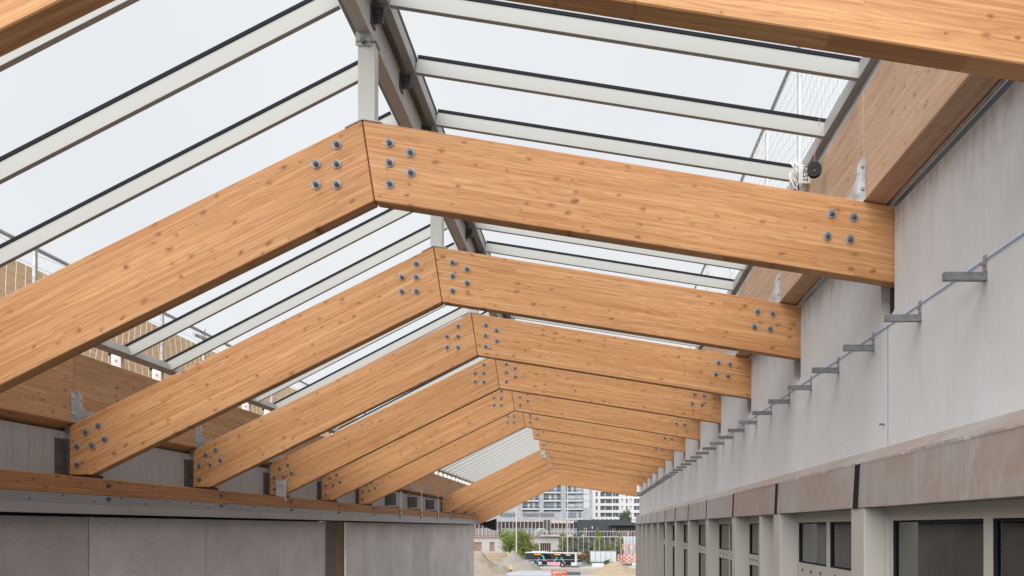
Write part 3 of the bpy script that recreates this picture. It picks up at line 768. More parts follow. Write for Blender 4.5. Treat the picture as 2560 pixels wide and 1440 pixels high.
# tall bundle of cords, tied to the net post
m = MB(); rng = random.Random(11)
for k in range(16):
    a0 = rng.uniform(0, 6.28); rr_ = rng.uniform(.02, .09); pts = []
    for q in range(9):
        t_ = q/8; pts.append((1.985 + rr_*math.cos(a0+t_*3), 7.62 + rr_*math.sin(a0+t_*3), CZ + 3.50 - t_*rng.uniform(.14,.30) + rng.uniform(-.02,.02)))
    m.tube(pts, .006, 5)
tag(m.build('cord_bundle', CORD), 'tangled bundle of white cords hanging at the skylight edge beside the black spool', 'cord')
tg = thing('cord_tag', 'white printed tag hanging from the cord bundle', 'tag', (2.015, 7.50, CZ+3.44))
o = MB().box(-.06, .06, -.001, .001, -.18, .0).build('card', WHITEC, tg)
tc = bpy.data.curves.new('lettering', 'FONT'); tc.body = '/NEST'; tc.size = .066; tc.align_x = 'CENTER'; tc.align_y = 'CENTER'
to_ = bpy.data.objects.new('lettering', tc); col.objects.link(to_)
bpy.context.view_layer.update()
tm = bpy.data.meshes.new_from_object(to_.evaluated_get(bpy.context.evaluated_depsgraph_get())); bpy.data.objects.remove(to_)
tm.materials.clear(); tm.materials.append(BLACK)
put('lettering', tm, tg, (0, -.0035, -.08), (R(90), R(90), 0))
# spool on a pink line
PINK = plain('pink_line', (.75,.16,.22), .6, var=.05)
sp = thing('line_spool', 'black spool hanging on a pink line from the skylight bar', 'spool', (1.956, 6.97, CZ+3.147))
m = MB()
def ringdisc(m, y, r0, r1, n=24, th=.006):
    v = []; f = []
    for (r_, yy_) in ((r0,y),(r1,y),(r1,y+th),(r0,y+th)):
        for i in range(n): v.append((r_*math.cos(2*math.pi*i/n), yy_, r_*math.sin(2*math.pi*i/n)))
    for k in range(4):
        for i in range(n):
            j = (i+1)%n; k2 = (k+1)%4; f.append((k*n+i, k*n+j, k2*n+j, k2*n+i))
    m._add(v, f)
ringdisc(m, -.035, .014, .062); ringdisc(m, .035, .014, .062); ringdisc(m, -.029, .014, .022, th=.064)
body = m.build('flanges', BLACK, sp); body.rotation_euler = (R(8), 0, R(-14))
m = MB(); ringdisc(m, -.022, .0225, .046, th=.05); o = m.build('winding', PINK, body)
m = MB(); m.tube([(.0,0,.05),(.002,0,.12),(.012,-.01,.25),(.03,-.02,.36),(.035,-.03,.44)], .0025); m.build('line', PINK, sp)

# neighbouring hall: timber edge beam on posts, far left
NB = thing('timber_beam', 'pale timber beam behind the white net on the far left', 'beam', (-8.6, 6, 0)); nbo = Vector(NB.location)  # paler glulam than the roof frames
for a in range(0, 8):
    o = MB().box(-8.8, -8.6, 3+5.4*a+.003, 3+5.4*(a+1)-.003, CZ+2.75, CZ+3.98).build('beam', wood('glulam_neighbour', base=(.72,.51,.30), dark=(.52,.32,.16), light=(.78,.58,.37), along='Y', contrast=.7) if a == 0 else bpy.data.materials['glulam_neighbour'], NB); o.location = -nbo
    o = MB().box(-8.85, -8.65, 3+5.4*a+.1, 3+5.4*a+.3, 0, CZ+2.748).build('post', GALV, NB); o.location = -nbo
#BACKGROUND
# ================================================================== BEYOND THE PASSAGE
def bgbox(name, mat, parent, px0, px1, py0, py1, Y, d=.3, dy=0.0):
    """box seen between two pixel columns and rows when standing at distance Y; depth d behind it"""
    x0, x1 = sorted((wx(px0, Y), wx(px1, Y))); z1, z0 = sorted((wz(py0, Y), wz(py1, Y)), reverse=True)
    o = MB().box(x0, x1, Y+dy, Y+dy+d, max(z0, -.5), z1).build(name, mat, parent)
    if parent: o.location = -Vector(parent.location)
    return o
GREYB = NT('grey_mottled_brick')
_n = GREYB.noise(GREYB.scale(GREYB.co, (1.1,1.1,1.6)), 1, 4, .75)
_b = GREYB.voro(GREYB.scale(GREYB.co, (1.6,1.6,2.6)), 1.0); _g = GREYB.sep(_b['Color'])[0]
_c = GREYB.mix(_g, (.15,.16,.175), (.34,.35,.37)); _c = GREYB.mix(_n, _c, (.32,.33,.35)); GREYB = GREYB.done(_c, .9)
SLAB = plain('white_render', (.44,.45,.46), .8, var=.05, scale=.5)
SLABW = plain('bright_white_render', (.52,.525,.53), .8, var=.04, scale=.3)
BGLASS = plain('far_glass', (.13,.15,.175), .12, var=.5, scale=.5, stretch=(2,1,1), spec=.9)
BGLASSL = plain('far_glass_light', (.19,.235,.27), .15, var=.35, scale=.6, stretch=(3,1,1), spec=.9)
BLIND = plain('roller_blind', (.50,.53,.56), .7, var=.06, scale=2)
RAILG = glass_mat('railing_glass', (.80,.86,.90), .6, 1.5)
NAVY = plain('dark_navy_cladding', (.028,.033,.042), .65, var=.2, scale=.6)
NAVY2 = plain('navy_canopy', (.045,.054,.068), .6, var=.2, scale=.6)
LOGGIA = plain('loggia_warm_grey', (.23,.215,.21), .8, var=.2, scale=.4)  # plain warm grey for blinds, handrails, mullions and hoarding frame
CURT = plain('pale_curtain', (.55,.53,.50), .8, var=.12, scale=2)
# ---- grey apartment block
YG = 264.0
GA = thing('apartment_block', 'tall grey mottled brick apartment block with white balcony slabs', 'building', (wx(1360, YG), YG, 0))
go = Vector(GA.location)
o = MB().box(wx(1120, YG), wx(1481.5, YG), YG+1.5, YG+16, 0, CZ+19).build('wall', GREYB, GA); o.location = -go
# projecting brick piers between the balcony columns
for a, b in ((1120,1205),(1212,1252),(1262,1306.5),(1347,1359.5),(1401.6,1415.5),(1456.7,1481.4)):
    bgbox('pier', GREYB, GA, a, b, 1180, 1279, YG, 1.498)
bgbox('base_wall', GREYB, GA, 1120, 1481.4, 1279, 1420, YG, 1.498)
cols = [(1205, 1252), (1306.7, 1347), (1359.5, 1401.6), (1415.5, 1456.7)]
for ci, (a, b) in enumerate(cols):
    for fl in range(5):
        ys_ = 1273.3 - 20.6*fl
        if ys_ < 1190: continue
        bgbox('balcony_slab', SLAB, GA, a-1, b+1, ys_-2.2, ys_+1.2, YG, 1.9, -.4)
        w_ = b-a
        f = bgbox('window', BGLASS if (fl+ci) % 2 else BGLASSL, GA, a+.5, a+w_*.60, ys_-17.5, ys_-2.2, YG, .4, .9)
        bgbox('panel', SLAB, GA, a+w_*.60, a+w_*.76, ys_-18.2, ys_-2.2, YG, .5, .8)
        bgbox('window', BGLASS if ci != 3 else BLIND, GA, a+w_*.76, b-.5, ys_-17.5, ys_-2.2, YG, .4, .9)
        if ci == 3 and fl in (0, 1): bgbox('blind', BLIND, GA, a+1.5, a+w_*.56, ys_-14, ys_-4, YG, .05, .84)
        bgbox('railing', RAILG, GA, a+.3, b-.3, ys_-8.8, ys_-2.2, YG, .06, -.3)
        bgbox('handrail', SLAB, GA, a+.3, b-.3, ys_-9.2, ys_-8.8, YG, .08, -.32)
        if (fl*3+ci) % 4 == 1: bgbox('curtain', CURT, GA, a+w_*.30, a+w_*.44, ys_-15, ys_-3, YG, .05, .82)
for a, b in ((1250, 1288), (1306.5, 1347.5), (1350, 1386)):
    bgbox('window_strip', BGLASS, GA, a, b, 1282, 1292.6, YG, .4, -.02)
    bgbox('window_sill', GREYB, GA, a, b, 1286, 1292.6, YG, .1, -.15) if False else None
    bgbox('handrail', LOGGIA, GA, a, b, 1286.2, 1286.8, YG, .06, -.15)
    for q in range(1, 5):
        bgbox('mullion', LOGGIA, GA, a+(b-a)*q/5-.15, a+(b-a)*q/5+.15, 1286.8, 1292.6, YG, .05, -.14)
bgbox('window', BGLASS, GA, 1421, 1441, 1281, 1296, YG, .4, -.02); bgbox('window', BGLASS, GA, 1446, 1453, 1281, 1296, YG, .4, -.02)
bgbox('balcony_slab', SLAB, GA, 1415, 1457, 1296, 1299, YG, .6, -.4)
for fl in range(3):
    for q in range(2): bgbox('shutter', SLAB, GA, 1459.3+7*q, 1465.6+7*q, 1219+17.6*fl, 1234+17.6*fl, YG, .06, -.05)
# ---- white apartment block
YW = 316.0
WA = thing('apartment_block', 'bright white apartment block with dark recessed loggias, right of the grey one', 'building', (wx(1540, YW), YW, 0))
o = MB().box(wx(1481.8, YW), wx(1640, YW), YW+1.6, YW+18, 0, wz(1226, YW)).build('wall', SLABW, WA); o.location = -Vector(WA.location)
rows = [(1229.5, 1241), (1247.2, 1258), (1264.8, 1275.2), (1282, 1292), (1299, 1309)]
cw = [(1489, 1494.2, 'n'), (1501, 1530, 'l'), (1532, 1547, 'l'), (1552.5, 1558, 's'), (1564.5, 1569, 'n'), (1574, 1580, 's'), (1585, 1604, 'l'), (1610, 1622, 'l')]
# facade skin as bands and piers round the openings
bt = [1226] + [v for r_ in rows for v in r_] + [1420]
for k in range(0, len(bt), 2): bgbox('spandrel', SLABW, WA, 1481.8, 1640, bt[k], bt[k+1], YW, 1.598)
pe = [1481.8] + [v for c_ in cw for v in c_[:2]] + [1640]
for (r0, r1) in rows:
    for k in range(0, len(pe), 2): bgbox('pier', SLABW, WA, pe[k], pe[k+1], r0, r1, YW, 1.590, .004)
    for a, b, kd in cw:
        if kd == 'l':
            bgbox('window', BGLASS, WA, a, b, r0, r1, YW, .2, 1.35)
            bgbox('blind', LOGGIA, WA, a+(b-a)*.0, a+(b-a)*.24, r0, r1, YW, .1, 1.2)
            bgbox('curtain', CURT, WA, a+(b-a)*.32, a+(b-a)*.5, r0+1.5, r1, YW, .1, 1.2)
            bgbox('railing', RAILG, WA, a, b, r0+5.6, r1, YW, .06, .1)
        else: bgbox('window', BGLASS if kd == 'n' else CURT, WA, a, b, r0+.5, r1, YW, .2, .5)
# ---- long low building: dark upper storey with timber posts, on a concrete base
YS = 190.0
SC = thing('school_building', 'low dark building with pale timber posts on a long concrete base', 'building', (wx(1390, YS), YS, 0))
PTIM = plain('pale_timber_post', (.47,.34,.265), .8, var=.12, scale=3)
def cbase():
    m = NT('base_concrete'); n = m.noise(m.scale(m.co, (.6,.6,1.0)), 1, 5, .7); return m.done(m.mix(n, (.32,.315,.305), (.47,.46,.45)), .9)
CBASE = cbase()
def sc(name, mat, a, b, c, d, dep=.3, dy=0.0): return bgbox(name, mat, SC, a, b, c, d, YS, dep, dy)
sc('base_wall', CBASE, 1140, 1187, 1343, 1420, 8, -2); 
for a, b, c, d in ((1187,1207,1343,1355),(1187,1207,1378,1420),(1207,1227,1343,1420),(1227,1239,1343,1355),(1227,1239,1378,1420),(1239,1352,1343,1420),(1352,1378,1343,1357.5),(1352,1378,1380,1420),(1378,1408,1343,1420)):
    sc('base_wall', CBASE, a, b, c, d, 8, -2)
for a, b in ((1187,1207),(1227,1239),(1352,1378)):
    sc('recess', NAVY if a == 1352 else PTIM, a, b, 1355, 1380, .2, -1.4)
    n_ = int((b-a)/2.6) if a != 1352 else 5
    for q in range(n_+1):
        x_ = a + (b-a)*q/n_; sc('slat', PTIM, x_-.45, x_+.45, 1355.5, 1379, .35, -1.8)
sc('coping', plain('rust_coping', (.42,.27,.20), .8), 1140, 1430, 1341, 1343, 9, -2.4)
sc('base_wall', CBASE, 1408, 1640, 1343, 1420, 3, 4)
sc('upper_wall', NAVY, 1140, 1444, 1304, 1341, 6, .5)
k = 0; px = 1188.0
rr_ = random.Random(5)
while px < 1441:
    top = 1298 if (k % 9 in (0,1,2,3) or k > 22) else 1302
    sc('post', PTIM, px-.75, px+.75, top, 1341, .25, -.15)
    if not (1238 < px < 1246 or 1357 < px < 1372):
        sc('pane', BGLASSL, px+.75, px+8.7, 1320.5, 1339.5, .1, .2)
        if rr_.random() < .4: 
            x_ = px + rr_.uniform(1.5, 5); y_ = rr_.uniform(1322, 1331); sc('poster', SLAB, x_, x_+rr_.uniform(1.5, 3), y_, y_+rr_.uniform(2, 5), .02, .17)
    else: sc('panel', NAVY2, px+.75, px+8.7, 1300 if px > 1300 else 1308, 1338, .2, .1)
    px += 9.45; k += 1
sc('white_band', SLAB, 1377, 1434, 1302, 1308, .3, .15)
sc('roof_band', GALV, 1188, 1356, 1302.5, 1304, 6, .3)
sc('dark_wing', NAVY, 1444, 1640, 1299.5, 1341, 8, -.6)
for q in range(9): sc('parapet_block', NAVY, 1481+q*11, 1487+q*11, 1298, 1299.5, 2, -.4)
sc('canopy', NAVY2, 1520, 1600, 1309, 1311.5, 2.5, -3.1)
for q in range(9): sc('canopy_scallop', NAVY2, 1522+q*8.5, 1528+q*8.5, 1311.5, 1314.2, .2, -3.0)
for a in (1460, 1531): 
    sc('door', plain('red_brown_door', (.13,.05,.04), .6) if a == 1460 else bpy.data.materials['red_brown_door'], a+1, a+6, 1321, 1341, .1, -.7)
    sc('door_frame', PTIM, a, a+1, 1320, 1341, .2, -.8); sc('door_frame', PTIM, a+6, a+7, 1320, 1341, .2, -.8); sc('door_frame', PTIM, a+1, a+6, 1320, 1321, .2, -.8)
sc('wall_lamp', SLABW, 1479.5, 1482, 1316, 1321.5, .3, -.9)
sc('vent_box', SLAB, 1578, 1592, 1300.5, 1306.5, .5, -1.2)
for q in range(12): sc('post', PTIM, 1548+q*6-.3, 1548+q*6+.3, 1318, 1341, .2, -1.0)
for q in range(9): sc('graffiti_panel', plain('mural_pink_%d' % q, rr_.choice([(.5,.3,.3),(.6,.6,.6),(.35,.15,.15),(.65,.55,.5)]), .8), 1545+q*5.4, 1549+q*5.4, 1329, 1339, .05, -.75)
# railing on the terrace
YT = 187.5
TR = thing('terrace_railing', 'pale railing along the terrace of the dark building', 'railing', (wx(1500, YT), YT, wz(1341, YT)))
for a in range(26): bgbox('baluster', GALVL, TR, 1404+a*7.6-.35, 1404+a*7.6+.35, 1328.5, 1341, YT, .06)
bgbox('handrail', GALVL, TR, 1330, 1600, 1327.6, 1328.5, YT, .08)
bgbox('floor_edge', SLAB, TR, 1352, 1460, 1337.4, 1340.6, YT, .4, -.5)
# climbing hoops
CH = thing('climbing_hoops', 'white climbing hoops on the terrace beside the railing', 'climbing frame', (wx(1350, 186), 186, wz(1341, 186)))
for q in range(3):
    cx = wx(1350+q*3.2, 186); r_ = .98; pts = [(cx + 1.35*math.cos(t_*math.pi/14), 186.2-q*.2+.3, wz(1340, 186) + 1.75*math.sin(t_*math.pi/14)) for t_ in range(15)]
    o = MB().tube(pts, .06, 6).build('hoop', SLABW, CH); o.location = -Vector(CH.location)

# ---- trees and shrubs
def leafmat(name, a, b):
    m = NT(name); n = m.noise(m.scale(m.co, (.9,.9,.9)), 1, 3, .7); v = m.white(m.scale(m.co, (3.1,3.1,3.1)))['Value']
    c = m.mix(n, a, b); return m.done(c, .7, spec=.3)
LEAF = leafmat('leaf_green', (.115,.15,.035), (.24,.27,.085)); LEAFD = leafmat('leaf_dark', (.075,.10,.055), (.17,.20,.11))
LEAFY = leafmat('leaf_yellow', (.10,.12,.02), (.20,.21,.05)); BARK = plain('bark', (.12,.095,.075), .9, var=.3, scale=4)
DRY = leafmat('dry_grass_blades', (.33,.25,.15), (.52,.42,.28))
def crown(m, c, rad, n, leaf, rng, clumps=26):
    cs = []
    for _ in range(clumps):
        while True:
            p = Vector((rng.uniform(-1,1), rng.uniform(-1,1), rng.uniform(-1,1)))
            if .25 < p.length < 1: break
        p = p*(.55+.45*rng.random()); cs.append((Vector((p.x*rad[0], p.y*rad[1], p.z*rad[2])), rng.uniform(.16,.36)))
    for _ in range(n):
        cc, s_ = rng.choice(cs)
        p = Vector(c) + cc + Vector((rng.gauss(0,.5)*rad[0], rng.gauss(0,.5)*rad[1], rng.gauss(0,.5)*rad[2]))*s_
        u = Vector((rng.gauss(0,1), rng.gauss(0,1), rng.gauss(0,1))).normalized(); v = u.orthogonal().normalized()
        l = leaf*rng.uniform(.6,1.4)
        m._add([p-u*l, p+v*l*.45, p+u*l, p-v*l*.45], [(0,1,2,3)])
    return cs
def raw_mesh(m, name, mat):
    me = bpy.data.meshes.new(name); me.from_pydata(m.v, [], m.f); me.materials.append(mat); return me
def tree(name, label, cat, px, Y, base_py, top_py, w_px, mat, n, leaf, seed, group=None, trunk_h=.25):
    rng = random.Random(seed); x = wx(px, Y); z0 = max(wz(base_py, Y), 0) if base_py else 0; zt = wz(top_py, Y); h = zt - z0
    t = thing(name, label, cat, (x, Y, z0), group)
    rad = (w_px/2*Y/F, w_px/2*Y/F, h*(1-trunk_h)/2); c = (0, 0, h*(1+trunk_h)/2)
    m = MB(); cs = crown(m, c, rad, n, leaf, rng); put('crown', raw_mesh(m, 'crown', mat), t)
    m = MB(); m.tube([(0,0,0),(.03*h,0,h*.2),(.0,.02*h,h*.45),(.02*h,0,h*.75)], .025*h, 7)
    for cc, s_ in cs[:9]:
        q = Vector(c)+cc; m.tube([(.02*h,0,h*.3), (q.x*.45, q.y*.45, h*.32+(q.z-h*.3)*.5), tuple(q)], .008*h, 5)
    m.build('trunk', BARK, t); return t
tree('tree', 'bushy green tree in front of the concrete base, left of the bus', 'tree', 1292, 168, None, 1322, 104, LEAF, 11000, .20, 1, trunk_h=.10)
tree('shrub', 'yellow-green shrub at the rear end of the bus', 'shrub', 1298, 156, None, 1380, 34, LEAFY, 2200, .16, 2, trunk_h=.02)
tree('tree', 'small olive tree rising behind the roof of the dark wing', 'tree', 1562, 232, None, 1277, 40, LEAFD, 4500, .26, 3, trunk_h=.55)
tree('shrub', 'slim leafy sapling by the small window of the concrete base', 'shrub', 1341, 182, None, 1352, 14, LEAF, 900, .16, 4)
tree('tree', 'young tree at the wire fence with leaves hanging beside the lamp post', 'tree', 1406, 180, None, 1328, 26, LEAF, 1600, .20, 5, trunk_h=.3)
for k_, (px_, top_, w_, m_, lb_) in enumerate([(1440,1326,34,LEAFD,'dark green shrub left in the row behind the wire fence'), (1468,1340,42,LEAFD,'broad dark shrub in front of the red-brown door'),
        (1498,1324,24,LEAF,'slim pointed green shrub amid the row behind the wire fence'), (1522,1344,46,LEAFD,'wide low dark shrub right of the slim pointed one'), (1548,1332,30,LEAF,'light green shrub behind the timber swing frame'),
        (1575,1346,34,LEAFD,'dark shrub at the right end of the row, by the columns')]):
    tree('shrub', lb_, 'shrub', px_, 184+1.0*(k_%3), None, top_, w_, m_, 3000, .22, 20+k_, 'shrubs behind the wire fence', trunk_h=.08)
tree('shrub', 'small yellowish bush in front of the wire fence', 'shrub', 1521, 176, None, 1356, 18, LEAFY, 900, .16, 40)
tree('shrub', 'low green weed clump beside the pale hoarding', 'shrub', 1517, 163, None, 1397, 16, LEAFD, 700, .14, 41, trunk_h=.02)
tree('shrub', 'brownish hedge clump right behind the front of the bus', 'shrub', 1468, 172, None, 1376, 30, leafmat('leaf_brown', (.10,.085,.04), (.22,.19,.09)), 2600, .18, 42, trunk_h=.02)
tree('shrub', 'grey-green low bush below the fence behind the bus roof', 'shrub', 1400, 176, None, 1372, 40, LEAFD, 2200, .18, 43, trunk_h=.02)
# dry grass bank, left
m = MB(); rng = random.Random(9)
for _ in range(9000):
    x = rng.uniform(wx(1170,176), wx(1275,176)); y = rng.uniform(170, 186); h_ = rng.uniform(.5,1.3); b_ = (y-170)/16*1.1
    m._add([(x-.06,y,b_),(x+.06,y,b_),(x+rng.uniform(-.3,.3),y+rng.uniform(-.2,.2),b_+h_)], [(0,1,2)])
o = stuff(put('dry_grass', raw_mesh(m, 'dry_grass', DRY))); o['label'] = 'dry straw-coloured grass on the bank below the concrete base'
m = MB(); m._add([(-60,170,0),(wx(1290,176),170,0),(wx(1290,176),186,1.1),(-60,186,1.1)], [(0,1,2,3)]); struct(m.build('bank', plain('bank_earth', (.26,.19,.14), .95, var=.3, scale=.8)))

# ---- heaps
def heap(name, label, cx, cy, rx, ry, h, mat, seed, rough=.12, z0=-.05):
    n = 44; v = []; f = []
    for j in range(n+1):
        for i in range(n+1):
            u, w_ = i/n*2-1, j/n*2-1; r_ = math.hypot(u, w_); x, y = u*rx, w_*ry
            nn = mnoise.fractal(Vector((x*.45+seed, y*.45, seed)), 1.0, 2.0, 5)
            e = max(0, 1-r_)**.9; zz_ = h*e*(1+.30*nn) + rough*nn*min(1, e*4)
            v.append((x, y, zz_))
    for j in range(n):
        for i in range(n): a = j*(n+1)+i; f.append((a, a+1, a+n+2, a+n+1))
    me = bpy.data.meshes.new(name); me.from_pydata(v, [], f); me.materials.append(mat)
    for p in me.polygons: p.use_smooth = True
    return tag(put(name, me, None, (cx, cy, z0)), label, 'heap')
def earth(name, a, b):
    m = NT(name); n = m.noise(m.scale(m.co, (.9,.9,1.4)), 1, 6, .7); m.bump(n, .6, .15); return m.done(m.mix(n, a, b), .95, spec=.1)
SAND = earth('sand', (.29,.22,.15), (.40,.325,.24)); GRAV = earth('grey_gravel', (.21,.19,.165), (.31,.285,.255))
heap('gravel_heap', 'pointed grey gravel heap in front of the bus rear', wx(1288,150), 150, 5.2, 5, 3.2, GRAV, 1.3)
heap('earth_heap', 'large brownish earth heap at the left edge by the grey panels', wx(1190,139), 139, 6.5, 6, 3.3, earth('loose_earth', (.21,.175,.14), (.31,.27,.225)), 4.1, .25)
heap('sand_heap', 'golden sand heap at the bottom right, by the window columns', wx(1540,136), 136, 5.0, 6, 2.1, SAND, 7.7)
heap('gravel_heap', 'low flat spoil ridge behind the pointed gravel heap', wx(1238,160), 160, 4.5, 4, 1.3, GRAV, 9.2)
# pale road edge, dark trench patch and tarpaulin
m = MB(); m._add([(wx(1396,134),131.8,.008),(wx(1453,134),131.8,.008),(wx(1450,140),141.5,.008),(wx(1394,140),141.5,.008)], [(0,1,2,3)]); struct(m.build('asphalt_patch', ASPH))
TARP = plain('grey_tarpaulin', (.36,.37,.39), .6, var=.15, scale=.8)
n = 24; v = []; f = []
for j in range(n+1):
    for i in range(n+1):
        x = -14.5 + 8.2*i/n; y = 129 + 11*j/n; ed = min(i, j, n-i, n-j)/n*6
        v.append((x + .5*math.sin(j*.4), y, .06 + min(1, ed)*(.35 + .28*mnoise.noise(Vector((x*.6, y*.35, 2))))))
for j in range(n):
    for i in range(n): a = j*(n+1)+i; f.append((a, a+1, a+n+2, a+n+1))
me = bpy.data.meshes.new('tarpaulin'); me.from_pydata(v, [], f); me.materials.append(TARP)
for p in me.polygons: p.use_smooth = True
tag(put('tarpaulin', me), 'crumpled grey tarpaulin on the ground left of the red frame', 'tarpaulin')

# ---- bus
BW = plain('bus_white', (.48,.50,.505), .3, var=.03); BBK = plain('bus_black_glass', (.012,.015,.019), .08, var=.2, spec=.9); TEAL = plain('bus_teal', (.07,.40,.39), .35, var=.05)
BLUE = plain('bus_light_blue', (.25,.55,.68), .35, var=.05); BPINK = plain('bus_pink', (.70,.22,.33), .4, var=.25, scale=1); TYRE = plain('tyre', (.02,.02,.021), .85); RIM = galv('wheel_rim', (.4,.41,.42))
AMB = bpy.data.materials.new('amber_display'); AMB.use_nodes = True; _p = AMB.node_tree.nodes['Principled BSDF']; _p.inputs['Base Color'].default_value = (.7,.3,.03,1); _p.inputs['Emission Color'].default_value = (1,.45,.05,1); _p.inputs['Emission Strength'].default_value = .12
BU = thing('bus', 'long black and white city bus with teal and pink graphics', 'bus', (wx(1382,158), 160.2, .012), None, (0,0,R(-26)))
def bu(name, mat, x0, x1, y0, y1, z0, z1, bevel=0, parent=BU): return MB().box(x0,x1,y0,y1,z0,z1).build(name, mat, parent, bevel=bevel)
body = bu('body', BW, -5.95, 5.95, -1.24, 1.24, .32, 2.92, .10)
bu('roof_unit', BW, -4.6, -1.6, -.8, .8, 2.92, 3.12, .05)
bu('window_band', BBK, -5.85, 5.55, -1.262, -1.24, 1.02, 2.74)
for x0, x1 in ((-5.7,-4.7),(-2.0,-.7),(3.4,4.7)): bu('door', BBK, x0, x1, -1.268, -1.241, .40, 1.019)
sk = bu('skirt', BLUE, -4.68, -2.02, -1.262, -1.24, .70, 1.018); bu('skirt_panel', BPINK, -.4, 2.0, -1.264, -1.241, .55, 1.018)
bu('skirt', plain('bus_grey_skirt', (.35,.36,.37), .5), -4.68, 3.3, -1.258, -1.24, .34, .54)
bu('windscreen', BBK, 5.951, 5.975, -1.12, 1.12, 1.05, 2.45); bu('headboard', BBK, 5.951, 5.973, -1.0, 1.0, 2.47, 2.78); bu('destination_display', AMB, 5.974, 5.982, -.8, .8, 2.52, 2.72)
for y_ in (-.95, .95): bu('headlight', GALVL, 5.951, 5.985, y_-.16, y_+.16, .62, .80)
for x0, x1 in ((-3.7,-2.2),(1.0,2.3),(3.7,4.3)): bu('side_display', AMB, x0, x1, -1.272, -1.263, 2.42, 2.58)
for pts in ([(-2.1,2.3),(-1.7,1.9),(-1.55,1.3),(-1.3,1.3),(-1.4,2.0),(-1.9,2.45)], [(.7,1.1),(1.5,2.0),(1.75,2.0),(1.0,1.1)], [(2.3,2.0),(2.9,1.1),(3.2,1.1),(2.55,2.0)], [(3.2,2.68),(3.9,2.3),(4.7,2.4),(4.6,2.55),(3.9,2.5),(3.6,2.68)], [(-3.2,1.05),(-2.6,1.75),(-2.4,1.75),(-2.95,1.05)]):
    MB().prism(pts, -1.271, -1.2625).build('graphic', TEAL, BU)
for x_ in (-5.2,-4.7,-1.4,-.9): o = MB().cyl((x_,-1.262,1.25),(x_,-1.272,1.25), .12, n=12).build('sticker', BPINK, BU)
for x_ in (-3.35, 2.75):
    w_ = MB().cyl((x_,-1.28,.48),(x_,-.95,.48), .48, n=20).build('wheel', TYRE, BU); MB().cyl((x_,-1.30,.48),(x_,-1.281,.48), .27, n=16).build('rim', RIM, w_)
    w_ = MB().cyl((x_,.95,.48),(x_,1.27,.48), .48, n=20).build('wheel', TYRE, BU)
    MB().cyl((x_,-1.262,.52),(x_,-1.2405,.52), .62, n=20).build('wheel_arch', BBK, BU)
for s_ in (-1, 1): MB().tube([(5.8,s_*1.2,2.6),(6.2,s_*1.35,2.55),(6.25,s_*1.4,2.1)], .06, 6).build('mirror', BBK, BU)
# ---- lamp posts and other street things
def lamp(label, px, Y, top, r, mat, low=None):
    t = thing('lamp_post', label, 'lamp post', (wx(px,Y), Y, 0)); h = wz(top, Y)
    MB().cyl((0,0,0),(0,0,h), r, r*.62, n=10).build('pole', mat, t); MB().cyl((0,0,0),(0,0,.5), r*1.7, r*1.3, n=10).build('base', mat, t)
    m = MB(); m.tube([(0,0,h-.05),(.1,-.3,h+.25),(.15,-1.1,h+.35)], r*.5, 6); m.build('arm', mat, t)
    MB().box(-.05,.35,-1.7,-1.05,h+.28,h+.40).build('lantern', mat, t, bevel=.03)
    if low: MB().cyl((0,0,wz(low[1],Y)),(0,0,wz(low[0],Y)), r*1.05, r*1.0, n=10).build('timber_sleeve', PTIM, t)
lamp('tall pale lamp post in front of the bushy tree', 1291, 161, 1243, .16, GALVL)
lamp('tall pale lamp post with a brownish lower sleeve, above the bus', 1419, 170, 1208, .14, GALVL, (1296, 1372))
# wire fence
YF = 178.0
WF = thing('wire_fence', 'tall wire fence with pale posts in front of the shrubs', 'fence', (wx(1490,YF), YF, 0))
for q in range(15): bgbox('post', GALVL, WF, 1406+q*13.2-.38, 1406+q*13.2+.38, 1342.5, 1407, YF, .07)
bgbox('top_rail', GALVL, WF, 1400, 1600, 1341.9, 1342.7, YF, .07)
m = MB()
for q in range(14): m.strip((wx(1400,YF),YF,.3+q*.42),(wx(1600,YF),YF,.3+q*.42), .008)
for q in range(120): x_ = wx(1400,YF)+q*.15; m.strip((x_,YF,.1),(x_,YF,wz(1343,YF)), .006)
o = stuff(m.build('wire_mesh', GALV, WF)); o.location = -Vector(WF.location)
CP = thing('screen_panel', 'grey corrugated screen behind the fence at the right end', 'screen', (wx(1578,181), 181, 0))
for q in range(10): bgbox('sheet', GALV if q % 2 else BLIND, CP, 1559+q*4.2, 1563+q*4.2, 1341, 1407, 181, .1, .1*(q%2))
# swing frame
SW = thing('swing_frame', 'orange-brown timber swing frame behind the striped barriers', 'swing', (wx(1570,173), 173, 0))
ORW = plain('orange_timber', (.48,.22,.12), .7, var=.1)
def sw(a, b, r_=.09):
    o = MB().cyl(a, b, r_, n=8).build('beam', ORW, SW); o.location = -Vector(SW.location)
zt = wz(1362.5,173)
for px_ in (1557, 1571, 1588):
    x_ = wx(px_,173); sw((x_-.7,172.4,0),(x_+.05,173,zt+.2)); sw((x_+.7,173.6,0),(x_-.05,173,zt+.2))
sw((wx(1553,173),173,zt),(wx(1592,173),173,zt), .10)
bgbox('notice_board', SLABW, SW, 1575, 1581, 1364, 1370.5, 173, .05, -.5)
